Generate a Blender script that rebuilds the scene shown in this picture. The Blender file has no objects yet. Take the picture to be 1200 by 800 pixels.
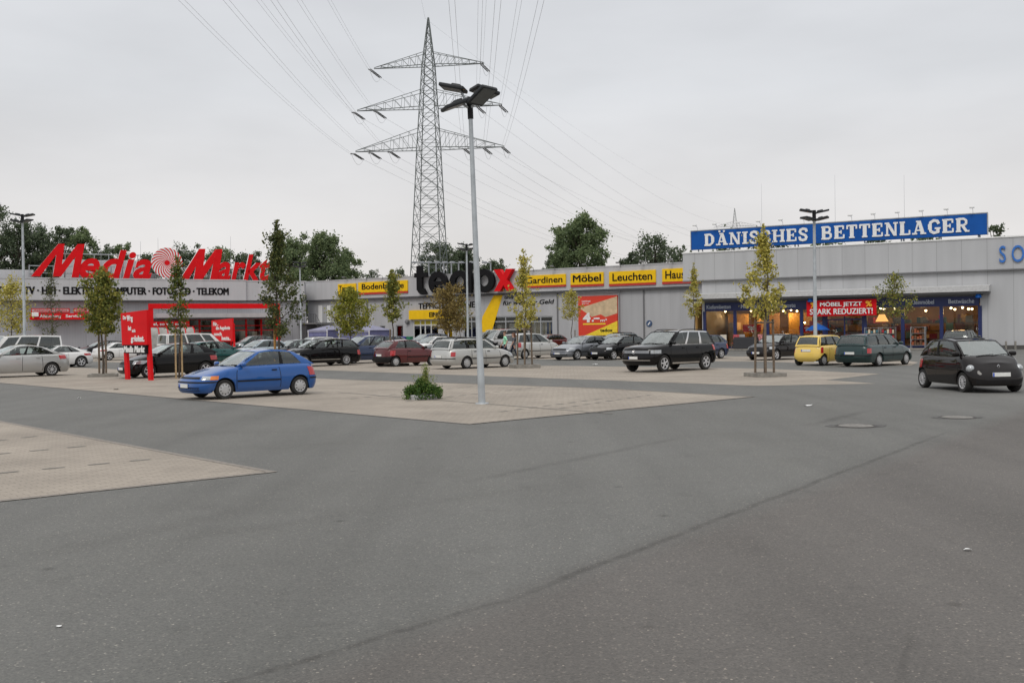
import bpy, bmesh, math, random
import numpy as np
from mathutils import Vector, Matrix
random.seed(7)
rng = np.random.default_rng(7)
R = math.radians
S = bpy.context.scene
COL = S.collection

# ------------------------------------------------------------------ camera
F_PX, CAM_H, PITCH, ROLL = 1210.0, 1.88, math.atan(13.5 / 1210.0), 0.0135
Fv = Vector((0, math.cos(PITCH), -math.sin(PITCH)))
U0 = Vector((0, math.sin(PITCH), math.cos(PITCH)))
R0 = Vector((1, 0, 0))
Rv = R0 * math.cos(ROLL) - U0 * math.sin(ROLL)
Uv = U0 * math.cos(ROLL) + R0 * math.sin(ROLL)
CAM = Vector((0, 0, CAM_H))
cd = bpy.data.cameras.new("camera"); cam = bpy.data.objects.new("camera", cd); COL.objects.link(cam)
m = Matrix((Rv, Uv, -Fv)).transposed().to_4x4(); m.translation = CAM
cam.matrix_world = m
cd.sensor_width = 36; cd.lens = 36 * F_PX / 1200; cd.clip_start = .1; cd.clip_end = 6000
S.camera = cam
S.view_settings.view_transform = 'Standard'; S.view_settings.look = 'None'
S.view_settings.exposure = 0.0; S.view_settings.gamma = 1.0
S.cycles.max_bounces = 6; S.cycles.transparent_max_bounces = 12
S.cycles.diffuse_bounces = 2; S.cycles.glossy_bounces = 3

# ------------------------------------------------------------------ sky + sun
SUN_EL, SUN_AZ = R(48), R(200)            # azimuth: 0 = +Y, clockwise
W = bpy.data.worlds.new("World"); S.world = W; W.use_nodes = True
nt = W.node_tree; nt.nodes.clear()
def nn(t, kind, **kw):
    n = t.nodes.new(kind)
    for k, v in kw.items(): setattr(n, k, v)
    return n
out = nn(nt, 'ShaderNodeOutputWorld'); bg = nn(nt, 'ShaderNodeBackground')
bg.inputs[1].default_value = .1
sky = nn(nt, 'ShaderNodeTexSky', sky_type='NISHITA'); sky.sun_disc = False
sky.sun_elevation = SUN_EL; sky.sun_rotation = SUN_AZ
tc = nn(nt, 'ShaderNodeTexCoord'); sep = nn(nt, 'ShaderNodeSeparateXYZ')
nt.links.new(tc.outputs['Generated'], sep.inputs[0])
ramp = nn(nt, 'ShaderNodeValToRGB')       # overcast cloud: brighter overhead
cr = ramp.color_ramp; cr.elements[0].position = 0.0; cr.elements[1].position = 1.0
cr.elements[0].color = (.80, .755, .73, 1); cr.elements[1].color = (1.4, 1.4, 1.4, 1)
for p, c in ((.10, (.82, .795, .785, 1)), (.22, (.745, .755, .775, 1)), (.34, (.72, .735, .765, 1)), (.6, (1.0, 1.0, 1.01, 1))):
    e = cr.elements.new(p); e.color = c
nt.links.new(sep.outputs[2], ramp.inputs[0])
mp = nn(nt, 'ShaderNodeMapping'); mp.inputs['Scale'].default_value = (1.6, 1.6, 5.0)
nz = nn(nt, 'ShaderNodeTexNoise'); nz.inputs['Scale'].default_value = 1.6; nz.inputs['Detail'].default_value = 5; nz.inputs['Roughness'].default_value = .5
nt.links.new(tc.outputs['Generated'], mp.inputs[0]); nt.links.new(mp.outputs[0], nz.inputs[0])
mr = nn(nt, 'ShaderNodeMapRange'); mr.inputs[1].default_value = .3; mr.inputs[2].default_value = .7; mr.inputs[3].default_value = 8.8; mr.inputs[4].default_value = 10.7
nt.links.new(nz.outputs[0], mr.inputs[0])
vm = nn(nt, 'ShaderNodeVectorMath', operation='SCALE')
nt.links.new(ramp.outputs[0], vm.inputs[0]); nt.links.new(mr.outputs[0], vm.inputs['Scale'])
mx = nn(nt, 'ShaderNodeMix', data_type='RGBA'); mx.inputs[0].default_value = .06
nt.links.new(vm.outputs[0], mx.inputs[6]); nt.links.new(sky.outputs[0], mx.inputs[7])
nt.links.new(mx.outputs[2], bg.inputs[0]); nt.links.new(bg.outputs[0], out.inputs[0])
sd = bpy.data.lights.new("sun", 'SUN'); sun = bpy.data.objects.new("sun", sd); COL.objects.link(sun)
sd.energy = 1.0; sd.angle = R(20); sd.color = (1, .96, .9)
sdir = Vector((math.sin(SUN_AZ) * math.cos(SUN_EL), math.cos(SUN_AZ) * math.cos(SUN_EL), math.sin(SUN_EL)))
sun.rotation_euler = sdir.to_track_quat('Z', 'Y').to_euler(); sun.location = (0, 0, 60)

# ------------------------------------------------------------------ pixel -> world helpers (measuring the photo)
def ray(px, py): return Fv + Rv * ((px - 600) / F_PX) + Uv * ((400 - py) / F_PX)
def gnd(px, py, z=0.0):
    d = ray(px, py); t = (z - CAM.z) / d.z
    return CAM + d * t
def hor(px): return 386.5 - .0135 * (px - 600)
def at_depth(px, py, Y):
    d = ray(px, py); return CAM + d * (Y / d.y)

def interp(pts, x):
    if x <= pts[0][0]: return pts[0][1]
    for (a, fa), (b, fb_) in zip(pts, pts[1:]):
        if x <= b:
            t = (x - a) / (b - a) if b > a else 1; return fa + (fb_ - fa) * t
    return pts[-1][1]
# ------------------------------------------------------------------ materials
MATS = {}
def new_mat(name):
    mt = bpy.data.materials.new(name); mt.use_nodes = True
    t = mt.node_tree; b = t.nodes['Principled BSDF']
    return mt, t, b
def mat(name, col, rough=.6, metal=0, var=.12, scale=6, bump=0, bscale=60, coat=0, spec=.5, emit=None, estr=0):
    if name in MATS: return MATS[name]
    mt, t, b = new_mat(name)
    b.inputs['Roughness'].default_value = rough; b.inputs['Metallic'].default_value = metal
    b.inputs['Coat Weight'].default_value = coat; b.inputs['Coat Roughness'].default_value = .04
    b.inputs['Specular IOR Level'].default_value = spec
    if emit:
        b.inputs['Emission Color'].default_value = (*emit, 1); b.inputs['Emission Strength'].default_value = estr
    if var:
        tcn = nn(t, 'ShaderNodeTexCoord'); no = nn(t, 'ShaderNodeTexNoise'); no.inputs['Scale'].default_value = scale; no.inputs['Detail'].default_value = 6
        rp = nn(t, 'ShaderNodeValToRGB'); e = rp.color_ramp.elements
        e[0].position = .3; e[1].position = .7
        e[0].color = (*[c * (1 - var) for c in col], 1); e[1].color = (*[min(1, c * (1 + var)) for c in col], 1)
        t.links.new(tcn.outputs['Object'], no.inputs[0]); t.links.new(no.outputs[0], rp.inputs[0]); t.links.new(rp.outputs[0], b.inputs['Base Color'])
    else: b.inputs['Base Color'].default_value = (*col, 1)
    if bump:
        tcn = nn(t, 'ShaderNodeTexCoord'); n2 = nn(t, 'ShaderNodeTexNoise'); n2.inputs['Scale'].default_value = bscale; n2.inputs['Detail'].default_value = 4
        bp = nn(t, 'ShaderNodeBump'); bp.inputs['Strength'].default_value = bump; bp.inputs['Distance'].default_value = .02
        t.links.new(tcn.outputs['Object'], n2.inputs[0]); t.links.new(n2.outputs[0], bp.inputs['Height']); t.links.new(bp.outputs[0], b.inputs['Normal'])
    MATS[name] = mt
    return mt
def paint(col, name, metal=.25, rough=.32):
    k = 'paint_' + name
    if k in MATS: return MATS[k]
    mt, t, b = new_mat(k)
    b.inputs['Metallic'].default_value = metal; b.inputs['Roughness'].default_value = rough
    dk = max(col) < .03; b.inputs['Coat Weight'].default_value = 1.0; b.inputs['Coat Roughness'].default_value = .02; b.inputs['Specular IOR Level'].default_value = .0 if dk else .2; b.inputs['Metallic'].default_value = 0 if dk else metal; b.inputs['Coat IOR'].default_value = 1.36 if dk else 1.5
    # road dust: low on the body, in patches
    tcn = nn(t, 'ShaderNodeTexCoord'); no = nn(t, 'ShaderNodeTexNoise'); no.inputs['Scale'].default_value = 3; no.inputs['Detail'].default_value = 6
    sp = nn(t, 'ShaderNodeSeparateXYZ'); t.links.new(tcn.outputs['Object'], sp.inputs[0]); t.links.new(tcn.outputs['Object'], no.inputs[0])
    mr_ = nn(t, 'ShaderNodeMapRange'); mr_.inputs[1].default_value = .55; mr_.inputs[2].default_value = .15; mr_.inputs[3].default_value = 0; mr_.inputs[4].default_value = .12 if dk else .3
    t.links.new(sp.outputs[2], mr_.inputs[0])
    mu = nn(t, 'ShaderNodeMath', operation='MULTIPLY'); t.links.new(mr_.outputs[0], mu.inputs[0]); t.links.new(no.outputs[0], mu.inputs[1])
    mix = nn(t, 'ShaderNodeMix', data_type='RGBA'); mix.inputs[6].default_value = (*col, 1); mix.inputs[7].default_value = (.16, .145, .12, 1)
    t.links.new(mu.outputs[0], mix.inputs[0]); t.links.new(mix.outputs[2], b.inputs['Base Color'])
    MATS[k] = mt
    return mt
def glass(name, tint, fac, rough=.02):
    """pane: tinted see-through mixed with a mirror-like face by Fresnel"""
    if name in MATS: return MATS[name]
    mt = bpy.data.materials.new(name); mt.use_nodes = True; t = mt.node_tree; t.nodes.clear()
    o = nn(t, 'ShaderNodeOutputMaterial'); tr = nn(t, 'ShaderNodeBsdfTransparent'); tr.inputs[0].default_value = (*tint, 1)
    gl = nn(t, 'ShaderNodeBsdfGlossy'); gl.inputs['Roughness'].default_value = rough; gl.inputs[0].default_value = (.95, 1, .98, 1)
    fr = nn(t, 'ShaderNodeFresnel'); fr.inputs[0].default_value = 1.5
    ad = nn(t, 'ShaderNodeMath', operation='MULTIPLY_ADD'); ad.inputs[1].default_value = 1.25 if name != 'shop_glass' else .65; ad.inputs[2].default_value = fac; ad.use_clamp = True
    ms = nn(t, 'ShaderNodeMixShader')
    t.links.new(fr.outputs[0], ad.inputs[0]); t.links.new(ad.outputs[0], ms.inputs[0]); t.links.new(tr.outputs[0], ms.inputs[1]); t.links.new(gl.outputs[0], ms.inputs[2]); t.links.new(ms.outputs[0], o.inputs[0])
    MATS[name] = mt
    return mt
def cladding(name, col, period=1.0, line=.02, depth=.72, rib=0, axis=0, rough=.45, phase=0.0):
    """painted sheet-metal cladding: panel joints every `period` m along local x, faint weathering streaks"""
    if name in MATS: return MATS[name]
    mt, t, b = new_mat(name)
    b.inputs['Roughness'].default_value = rough; b.inputs['Metallic'].default_value = .0
    tcn = nn(t, 'ShaderNodeTexCoord'); sp = nn(t, 'ShaderNodeSeparateXYZ'); t.links.new(tcn.outputs['Object'], sp.inputs[0])
    def M(op, a, bb=None):
        n = nn(t, 'ShaderNodeMath', operation=op)
        for i, v in enumerate((a, bb)):
            if v is None: continue
            if isinstance(v, (int, float)): n.inputs[i].default_value = v
            else: t.links.new(v, n.inputs[i])
        return n.outputs[0]
    fr = M('FRACT', M('DIVIDE', M('ADD', sp.outputs[axis], 1000.0 + phase), period))
    ln = M('LESS_THAN', fr, line / period)
    cell = M('FLOOR', M('DIVIDE', M('ADD', sp.outputs[axis], 1000.0 + phase), period))
    wn = nn(t, 'ShaderNodeTexWhiteNoise', noise_dimensions='1D'); t.links.new(cell, wn.inputs['W'])
    mp_ = nn(t, 'ShaderNodeMapping'); mp_.inputs['Scale'].default_value = (1.2, 1.2, .12); t.links.new(tcn.outputs['Object'], mp_.inputs[0])
    no = nn(t, 'ShaderNodeTexNoise'); no.inputs['Scale'].default_value = 1.2; no.inputs['Detail'].default_value = 5; t.links.new(mp_.outputs[0], no.inputs[0])
    v = M('ADD', M('MULTIPLY', wn.outputs[0], .07), M('MULTIPLY', no.outputs[0], .30))
    v = M('ADD', v, .81)
    if rib:
        sn = M('SINE', M('MULTIPLY', sp.outputs[axis], 2 * math.pi / rib)); v = M('ADD', v, M('MULTIPLY', sn, .03))
    v = M('MULTIPLY', v, M('SUBTRACT', 1.0, M('MULTIPLY', ln, 1 - depth)))
    vs = nn(t, 'ShaderNodeVectorMath', operation='SCALE'); vs.inputs[0].default_value = col; t.links.new(v, vs.inputs['Scale'])
    t.links.new(vs.outputs[0], b.inputs['Base Color'])
    MATS[name] = mt
    return mt
def leafmat(name, c0, c1, c2):
    if name in MATS: return MATS[name]
    mt = bpy.data.materials.new(name); mt.use_nodes = True; t = mt.node_tree; b = t.nodes['Principled BSDF']
    g = nn(t, 'ShaderNodeNewGeometry'); rp = nn(t, 'ShaderNodeValToRGB'); e = rp.color_ramp.elements
    e[0].color = (*c0, 1); e[1].color = (*c2, 1); k = e.new(.5); k.color = (*c1, 1)
    t.links.new(g.outputs['Random Per Island'], rp.inputs[0]); t.links.new(rp.outputs[0], b.inputs['Base Color'])
    b.inputs['Roughness'].default_value = .6; b.inputs['Specular IOR Level'].default_value = .25
    tl = nn(t, 'ShaderNodeBsdfTranslucent'); t.links.new(rp.outputs[0], tl.inputs[0])
    ms = nn(t, 'ShaderNodeMixShader'); ms.inputs[0].default_value = .3
    o = t.nodes['Material Output']; t.links.new(b.outputs[0], ms.inputs[1]); t.links.new(tl.outputs[0], ms.inputs[2]); t.links.new(ms.outputs[0], o.inputs[0])
    MATS[name] = mt
    return mt

def asphalt_mat():
    mt, t, b = new_mat('asphalt')
    tcn = nn(t, 'ShaderNodeTexCoord'); P = tcn.outputs['Object']
    def noise(sc, det=5, rough=.6, vec=None):
        n = nn(t, 'ShaderNodeTexNoise'); n.inputs['Scale'].default_value = sc; n.inputs['Detail'].default_value = det; n.inputs['Roughness'].default_value = rough
        t.links.new(vec or P, n.inputs[0]); return n.outputs[0]
    def rampn(src, stops):
        r_ = nn(t, 'ShaderNodeValToRGB'); e = r_.color_ramp.elements
        e[0].position, e[0].color = stops[0][0], (*stops[0][1], 1); e[1].position, e[1].color = stops[-1][0], (*stops[-1][1], 1)
        for p, c in stops[1:-1]: k = e.new(p); k.color = (*c, 1)
        t.links.new(src, r_.inputs[0]); return r_.outputs[0]
    def mixc(f, a, bb, mode='MIX'):
        n = nn(t, 'ShaderNodeMix', data_type='RGBA', blend_type=mode)
        for i, v in ((0, f), (6, a), (7, bb)):
            if isinstance(v, (int, float)): n.inputs[i].default_value = v
            elif isinstance(v, tuple): n.inputs[i].default_value = v
            else: t.links.new(v, n.inputs[i])
        return n.outputs[2]
    big = rampn(noise(.09, 6), [(.3, (.124, .124, .115)), (.5, (.145, .145, .136)), (.72, (.162, .163, .154))])
    # newer, browner asphalt lane to the right of the tar seam
    p0, p1 = gnd(280, 795), gnd(1095, 512)
    d = (p1 - p0); nx, ny = -d.y, d.x; l = math.hypot(nx, ny); nx /= l; ny /= l
    dt = nn(t, 'ShaderNodeVectorMath', operation='DOT_PRODUCT'); dt.inputs[1].default_value = (nx, ny, 0); t.links.new(P, dt.inputs[0])
    ad = nn(t, 'ShaderNodeMath', operation='MULTIPLY_ADD'); ad.inputs[1].default_value = -2.0; ad.inputs[2].default_value = 2.0 * (nx * p0.x + ny * p0.y); ad.use_clamp = True
    t.links.new(dt.outputs['Value'], ad.inputs[0])
    base = mixc(ad.outputs[0], big, mixc(1.0, big, (.87, .815, .805, 1), 'MULTIPLY'))
    # long tyre-polished streaks along the driving lane
    mpn = nn(t, 'ShaderNodeMapping'); mpn.inputs['Rotation'].default_value = (0, 0, R(47)); mpn.inputs['Scale'].default_value = (.9, .07, 1); t.links.new(P, mpn.inputs[0])
    st = rampn(noise(1.0, 4, .55, mpn.outputs[0]), [(.3, (.86, .86, .86)), (.55, (1, 1, 1)), (.75, (1.06, 1.06, 1.05))])
    base = mixc(1.0, base, st, 'MULTIPLY')
    sp = rampn(noise(2.2, 4), [(.28, (.84, .84, .84)), (.42, (1, 1, 1)), (1, (1, 1, 1))])
    base = mixc(.7, base, sp, 'MULTIPLY')
    def seamline(pa, pb, width, strength, col):
        nonlocal base
        a_, b_ = gnd(*pa), gnd(*pb); dd = (b_ - a_).normalized(); L_ = (b_ - a_).length; n_ = (-dd.y, dd.x)
        dp = nn(t, 'ShaderNodeVectorMath', operation='DOT_PRODUCT'); dp.inputs[1].default_value = (n_[0], n_[1], 0); t.links.new(P, dp.inputs[0])
        w1 = noise(1.3, 6, .65); a1 = nn(t, 'ShaderNodeMath', operation='MULTIPLY_ADD'); a1.inputs[1].default_value = .16; t.links.new(w1, a1.inputs[0]); t.links.new(dp.outputs['Value'], a1.inputs[2])
        sb = nn(t, 'ShaderNodeMath', operation='SUBTRACT'); sb.inputs[1].default_value = n_[0] * a_.x + n_[1] * a_.y + .08; t.links.new(a1.outputs[0], sb.inputs[0])
        ab = nn(t, 'ShaderNodeMath', operation='ABSOLUTE'); t.links.new(sb.outputs[0], ab.inputs[0])
        m1 = nn(t, 'ShaderNodeMapRange', interpolation_type='SMOOTHSTEP'); m1.inputs[1].default_value = width; m1.inputs[2].default_value = width * .15; m1.inputs[3].default_value = 0; m1.inputs[4].default_value = strength; t.links.new(ab.outputs[0], m1.inputs[0])
        dl = nn(t, 'ShaderNodeVectorMath', operation='DOT_PRODUCT'); dl.inputs[1].default_value = (dd.x, dd.y, 0); t.links.new(P, dl.inputs[0])
        o_ = dd.x * a_.x + dd.y * a_.y; m2 = nn(t, 'ShaderNodeMapRange'); m2.inputs[1].default_value = o_ - .5; m2.inputs[2].default_value = o_ + .8; t.links.new(dl.outputs['Value'], m2.inputs[0])
        m3 = nn(t, 'ShaderNodeMapRange'); m3.inputs[1].default_value = o_ + L_ + .5; m3.inputs[2].default_value = o_ + L_ - 1.2; t.links.new(dl.outputs['Value'], m3.inputs[0])
        br_ = rampn(noise(3.5, 5, .7), [(.35, (.25, .25, .25)), (.6, (1, 1, 1))])
        f = None
        for q in (m1.outputs[0], m2.outputs[0], m3.outputs[0], br_):
            if f is None: f = q; continue
            mm = nn(t, 'ShaderNodeMath', operation='MULTIPLY'); t.links.new(f, mm.inputs[0]); t.links.new(q, mm.inputs[1]); f = mm.outputs[0]
        base = mixc(f, base, col)
    T_ = (.052, .049, .045, 1)
    seamline((180, 826), (610, 697), .06, .6, T_); seamline((600, 700.5), (1110, 506), .075, .65, T_); seamline((180, 826), (610, 697), .3, .15, T_); seamline((600, 700.5), (1110, 506), .4, .16, T_)
    seamline((560, 562), (800, 512), .16, .35, T_); seamline((955, 497), (1016, 481), .2, .55, T_); seamline((1048, 806), (1068, 745), .035, .8, T_)
    seamline((0, 660), (330, 588), .3, .18, T_); seamline((150, 640), (700, 560), .22, .12, T_)
    # oil drips and dark spots, soft blotches
    dv = nn(t, 'ShaderNodeTexVoronoi'); dv.inputs['Scale'].default_value = .9; dv.inputs['Randomness'].default_value = 1; t.links.new(P, dv.inputs[0])
    base = mixc(.8, base, rampn(dv.outputs['Distance'], [(.02, (.55, .54, .53)), (.055, (.92, .92, .92)), (.09, (1, 1, 1))]), 'MULTIPLY')
    base = mixc(.55, base, rampn(noise(.42, 8, .62), [(.30, (.80, .80, .79)), (.45, (.97, .97, .97)), (.62, (1.0, 1.0, 1.0)), (.75, (1.09, 1.09, 1.07))]), 'MULTIPLY')
    vo = nn(t, 'ShaderNodeTexVoronoi'); vo.inputs['Scale'].default_value = 80; t.links.new(P, vo.inputs[0])
    stone = rampn(vo.outputs['Color'], [(0, (.70, .70, .71)), (.5, (.96, .95, .95)), (.86, (1.12, 1.1, 1.08)), (1, (3.0, 2.8, 2.6))])
    base = mixc(.9, base, stone, 'MULTIPLY')
    gr = rampn(noise(30, 3, .7), [(.3, (.84, .84, .84)), (.7, (1.14, 1.14, 1.14))])
    base = mixc(.8, base, gr, 'MULTIPLY')
    t.links.new(base, b.inputs['Base Color'])
    b.inputs['Roughness'].default_value = .82; b.inputs['Specular IOR Level'].default_value = .35
    bp = nn(t, 'ShaderNodeBump'); bp.inputs['Strength'].default_value = .5; bp.inputs['Distance'].default_value = .006
    t.links.new(vo.outputs['Distance'], bp.inputs['Height']); t.links.new(bp.outputs[0], b.inputs['Normal'])
    return mt
def paving_mat(name, rot, tone=1.0):
    mt, t, b = new_mat(name)
    tcn = nn(t, 'ShaderNodeTexCoord'); mpn = nn(t, 'ShaderNodeMapping'); mpn.inputs['Rotation'].default_value = (0, 0, rot); t.links.new(tcn.outputs['Object'], mpn.inputs[0])
    br = nn(t, 'ShaderNodeTexBrick'); br.inputs['Scale'].default_value = 1; br.inputs['Brick Width'].default_value = .21; br.inputs['Row Height'].default_value = .105
    br.inputs['Mortar Size'].default_value = .006; br.inputs['Mortar Smooth'].default_value = .3; br.inputs['Bias'].default_value = 0
    br.inputs['Color1'].default_value = (.345 * tone, .302 * tone, .252 * tone, 1); br.inputs['Color2'].default_value = (.305 * tone, .267 * tone, .223 * tone, 1); br.inputs['Mortar'].default_value = (.19, .168, .14, 1)
    t.links.new(mpn.outputs[0], br.inputs[0])
    no = nn(t, 'ShaderNodeTexNoise'); no.inputs['Scale'].default_value = .5; no.inputs['Detail'].default_value = 7; t.links.new(tcn.outputs['Object'], no.inputs[0])
    rp = nn(t, 'ShaderNodeValToRGB'); e = rp.color_ramp.elements; e[0].position = .3; e[1].position = .7; e[0].color = (.80, .79, .78, 1); e[1].color = (1.1, 1.09, 1.08, 1); t.links.new(no.outputs[0], rp.inputs[0])
    mx_ = nn(t, 'ShaderNodeMix', data_type='RGBA', blend_type='MULTIPLY'); mx_.inputs[0].default_value = 1; t.links.new(br.outputs[0], mx_.inputs[6]); t.links.new(rp.outputs[0], mx_.inputs[7])
    n3 = nn(t, 'ShaderNodeTexNoise'); n3.inputs['Scale'].default_value = 6; n3.inputs['Detail'].default_value = 4; t.links.new(tcn.outputs['Object'], n3.inputs[0])
    r3 = nn(t, 'ShaderNodeValToRGB'); e = r3.color_ramp.elements; e[0].position = .25; e[1].position = .45; e[0].color = (.78, .78, .78, 1); e[1].color = (1, 1, 1, 1); t.links.new(n3.outputs[0], r3.inputs[0])
    m3 = nn(t, 'ShaderNodeMix', data_type='RGBA', blend_type='MULTIPLY'); m3.inputs[0].default_value = .6; t.links.new(mx_.outputs[2], m3.inputs[6]); t.links.new(r3.outputs[0], m3.inputs[7])
    t.links.new(m3.outputs[2], b.inputs['Base Color']); b.inputs['Roughness'].default_value = .85
    bp = nn(t, 'ShaderNodeBump'); bp.inputs['Strength'].default_value = .4; bp.inputs['Distance'].default_value = .004; bp.invert = True
    t.links.new(br.outputs['Fac'], bp.inputs['Height']); t.links.new(bp.outputs[0], b.inputs['Normal'])
    return mt

# ------------------------------------------------------------------ mesh builder
class MB:
    def __init__(s): s.v = []; s.f = []; s.m = []
    def add(s, vs, fs, mi=0):
        o = len(s.v); s.v += [tuple(v) for v in vs]
        for f in fs: s.f.append(tuple(i + o for i in f)); s.m.append(mi)
        return s
    def box(s, c, d, mi=0, rot=None, bevel=0):
        x, y, z = d[0] / 2, d[1] / 2, d[2] / 2
        if bevel:
            b = min(bevel, x * .9, y * .9, z * .9); vs = []; fs = []
            bm = bmesh.new(); bmesh.ops.create_cube(bm, size=1)
            for v in bm.verts: v.co = Vector((v.co.x * d[0], v.co.y * d[1], v.co.z * d[2]))
            bmesh.ops.bevel(bm, geom=bm.edges[:], offset=b, segments=2, affect='EDGES', profile=.5)
            bm.verts.index_update(); vs = [v.co.copy() for v in bm.verts]; fs = [tuple(v.index for v in f.verts) for f in bm.faces]; bm.free()
        else:
            vs = [Vector((i * x, j * y, k * z)) for k in (-1, 1) for j in (-1, 1) for i in (-1, 1)]
            fs = [(0, 2, 3, 1), (4, 5, 7, 6), (0, 1, 5, 4), (2, 6, 7, 3), (0, 4, 6, 2), (1, 3, 7, 5)]
        if rot is not None: vs = [rot @ v for v in vs]
        c = Vector(c); return s.add([v + c for v in vs], fs, mi)
    def span(s, x0, x1, y0, y1, z0, z1, mi=0, bevel=0):
        return s.box(((x0 + x1) / 2, (y0 + y1) / 2, (z0 + z1) / 2), (abs(x1 - x0), abs(y1 - y0), abs(z1 - z0)), mi, None, bevel)
    def tube(s, pts, rads, n=8, mi=0, cap=True):
        pts = [Vector(p) for p in pts]
        if isinstance(rads, (int, float)): rads = [rads] * len(pts)
        vs = []; fs = []
        for i, p in enumerate(pts):
            d = (pts[min(i + 1, len(pts) - 1)] - pts[max(i - 1, 0)]).normalized()
            a = Vector((1, 0, 0)) if abs(d.x) < .8 else Vector((0, 1, 0))
            u = d.cross(a).normalized(); w = d.cross(u)
            for k in range(n):
                th = 2 * math.pi * k / n; vs.append(p + (u * math.cos(th) + w * math.sin(th)) * rads[i])
        for i in range(len(pts) - 1):
            for k in range(n): fs.append((i * n + k, i * n + (k + 1) % n, (i + 1) * n + (k + 1) % n, (i + 1) * n + k))
        if cap: fs.append(tuple(range(n - 1, -1, -1))); fs.append(tuple((len(pts) - 1) * n + k for k in range(n)))
        return s.add(vs, fs, mi)
    def bar(s, a, b, w, mi=0): return s.tube([a, b], w * .7, 4, mi)
    def lathe(s, prof, n=24, axis='z', mi=0, c=(0, 0, 0)):
        vs = []; fs = []; c = Vector(c)
        for (r, h) in prof:
            for k in range(n):
                th = 2 * math.pi * k / n; a, b = r * math.cos(th), r * math.sin(th)
                vs.append(c + (Vector((a, b, h)) if axis == 'z' else Vector((a, h, b))))
        for i in range(len(prof) - 1):
            for k in range(n): fs.append((i * n + k, i * n + (k + 1) % n, (i + 1) * n + (k + 1) % n, (i + 1) * n + k))
        return s.add(vs, fs, mi)
    def prism(s, poly, y0, y1, mi=0, side=None):
        """poly in (x,z), extruded along y from y0 (front) to y1"""
        n = len(poly); vs = [(x, y0, z) for x, z in poly] + [(x, y1, z) for x, z in poly]
        fs = [tuple(range(n)), tuple(range(2 * n - 1, n - 1, -1))] + [(i, i + n, (i + 1) % n + n, (i + 1) % n) for i in range(n)]
        s.add(vs, fs[:2], mi); s.add(vs, fs[2:], mi if side is None else side); return s
    def ring(s, cx, cz, rx, rz, w, a0, a1, y0, y1, mi=0, n=28):
        P_ = lambda k, q: (cx + (rx - q * w) * math.cos(R(a0 + (a1 - a0) * k / n)), cz + (rz - q * w * .9) * math.sin(R(a0 + (a1 - a0) * k / n)))
        for k in range(n): s.prism([P_(k, 0), P_(k + 1, 0), P_(k + 1, 1), P_(k, 1)], y0, y1, mi)
        return s
    def grid(s, rows, mi=0, flip=False):
        nr, nc = len(rows), len(rows[0]); vs = [p for r_ in rows for p in r_]; fs = []
        for i in range(nr - 1):
            for j in range(nc - 1):
                q = (i * nc + j, i * nc + j + 1, (i + 1) * nc + j + 1, (i + 1) * nc + j)
                fs.append(q[::-1] if flip else q)
        return s.add(vs, fs, mi)
    def mesh(s, name, mats, smooth=None, merge=0):
        me = bpy.data.meshes.new(name); me.from_pydata(s.v, [], s.f)
        for mm in (mats if isinstance(mats, (list, tuple)) else [mats]): me.materials.append(mm)
        me.polygons.foreach_set('material_index', s.m)
        if merge or True:
            bm = bmesh.new(); bm.from_mesh(me)
            if merge: bmesh.ops.remove_doubles(bm, verts=bm.verts[:], dist=merge)
            bmesh.ops.dissolve_degenerate(bm, dist=1e-5, edges=bm.edges[:])
            if merge or smooth is None: bmesh.ops.recalc_face_normals(bm, faces=bm.faces[:])
            bm.to_mesh(me); bm.free()
        if smooth is not None:
            me.shade_smooth(); me.set_sharp_from_angle(angle=R(smooth))
        me.update()
        return me
    def obj(s, name, mats, parent=None, smooth=None, loc=None, merge=0):
        o = bpy.data.objects.new(name, s.mesh(name, mats, smooth, merge)); COL.objects.link(o)
        if parent is not None: o.parent = parent
        if loc is not None: o.location = loc
        return o
def tag(o, label=None, cat=None, group=None, kind=None):
    if label: o['label'] = label
    if cat: o['category'] = cat
    if group: o['group'] = group
    if kind: o['kind'] = kind
    return o
def thing(name, label, cat, loc=(0, 0, 0), rotz=0, group=None):
    o = bpy.data.objects.new(name, None); COL.objects.link(o); o.location = loc; o.rotation_euler = (0, 0, rotz); o.empty_display_size = .3
    return tag(o, label, cat, group)
def link(name, me, parent=None, loc=None, rot=None, scale=None):
    o = bpy.data.objects.new(name, me); COL.objects.link(o)
    if parent is not None: o.parent = parent
    if loc is not None: o.location = loc
    if rot is not None: o.rotation_euler = rot
    if scale is not None: o.scale = scale
    return o

# ------------------------------------------------------------------ lettering: built-in font outlines, made once up front
TXT = {}
def prepare_texts(items):
    tmp = []
    for key, (s, bold, shear) in items.items():
        cu = bpy.data.curves.new('t', 'FONT'); cu.body = s; cu.size = 1; cu.extrude = .04; cu.offset = bold; cu.shear = shear; cu.resolution_u = 4
        if bold > .015: cu.space_character = 1.0 + bold * 2.2
        o = bpy.data.objects.new('t', cu); COL.objects.link(o); tmp.append((key, o))
    dg = bpy.context.evaluated_depsgraph_get(); dg.update()
    for key, o in tmp:
        me = bpy.data.meshes.new_from_object(o.evaluated_get(dg))
        v = np.array([tuple(q.co) for q in me.vertices]); f = [tuple(p.vertices) for p in me.polygons]
        lo, hi = v.min(0), v.max(0); v = (v - lo) / np.maximum(hi - lo, 1e-6); TXT[key] = (v, f)
        bpy.data.meshes.remove(me)
    for key, o in tmp:
        cu = o.data; bpy.data.objects.remove(o); bpy.data.curves.remove(cu)
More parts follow.
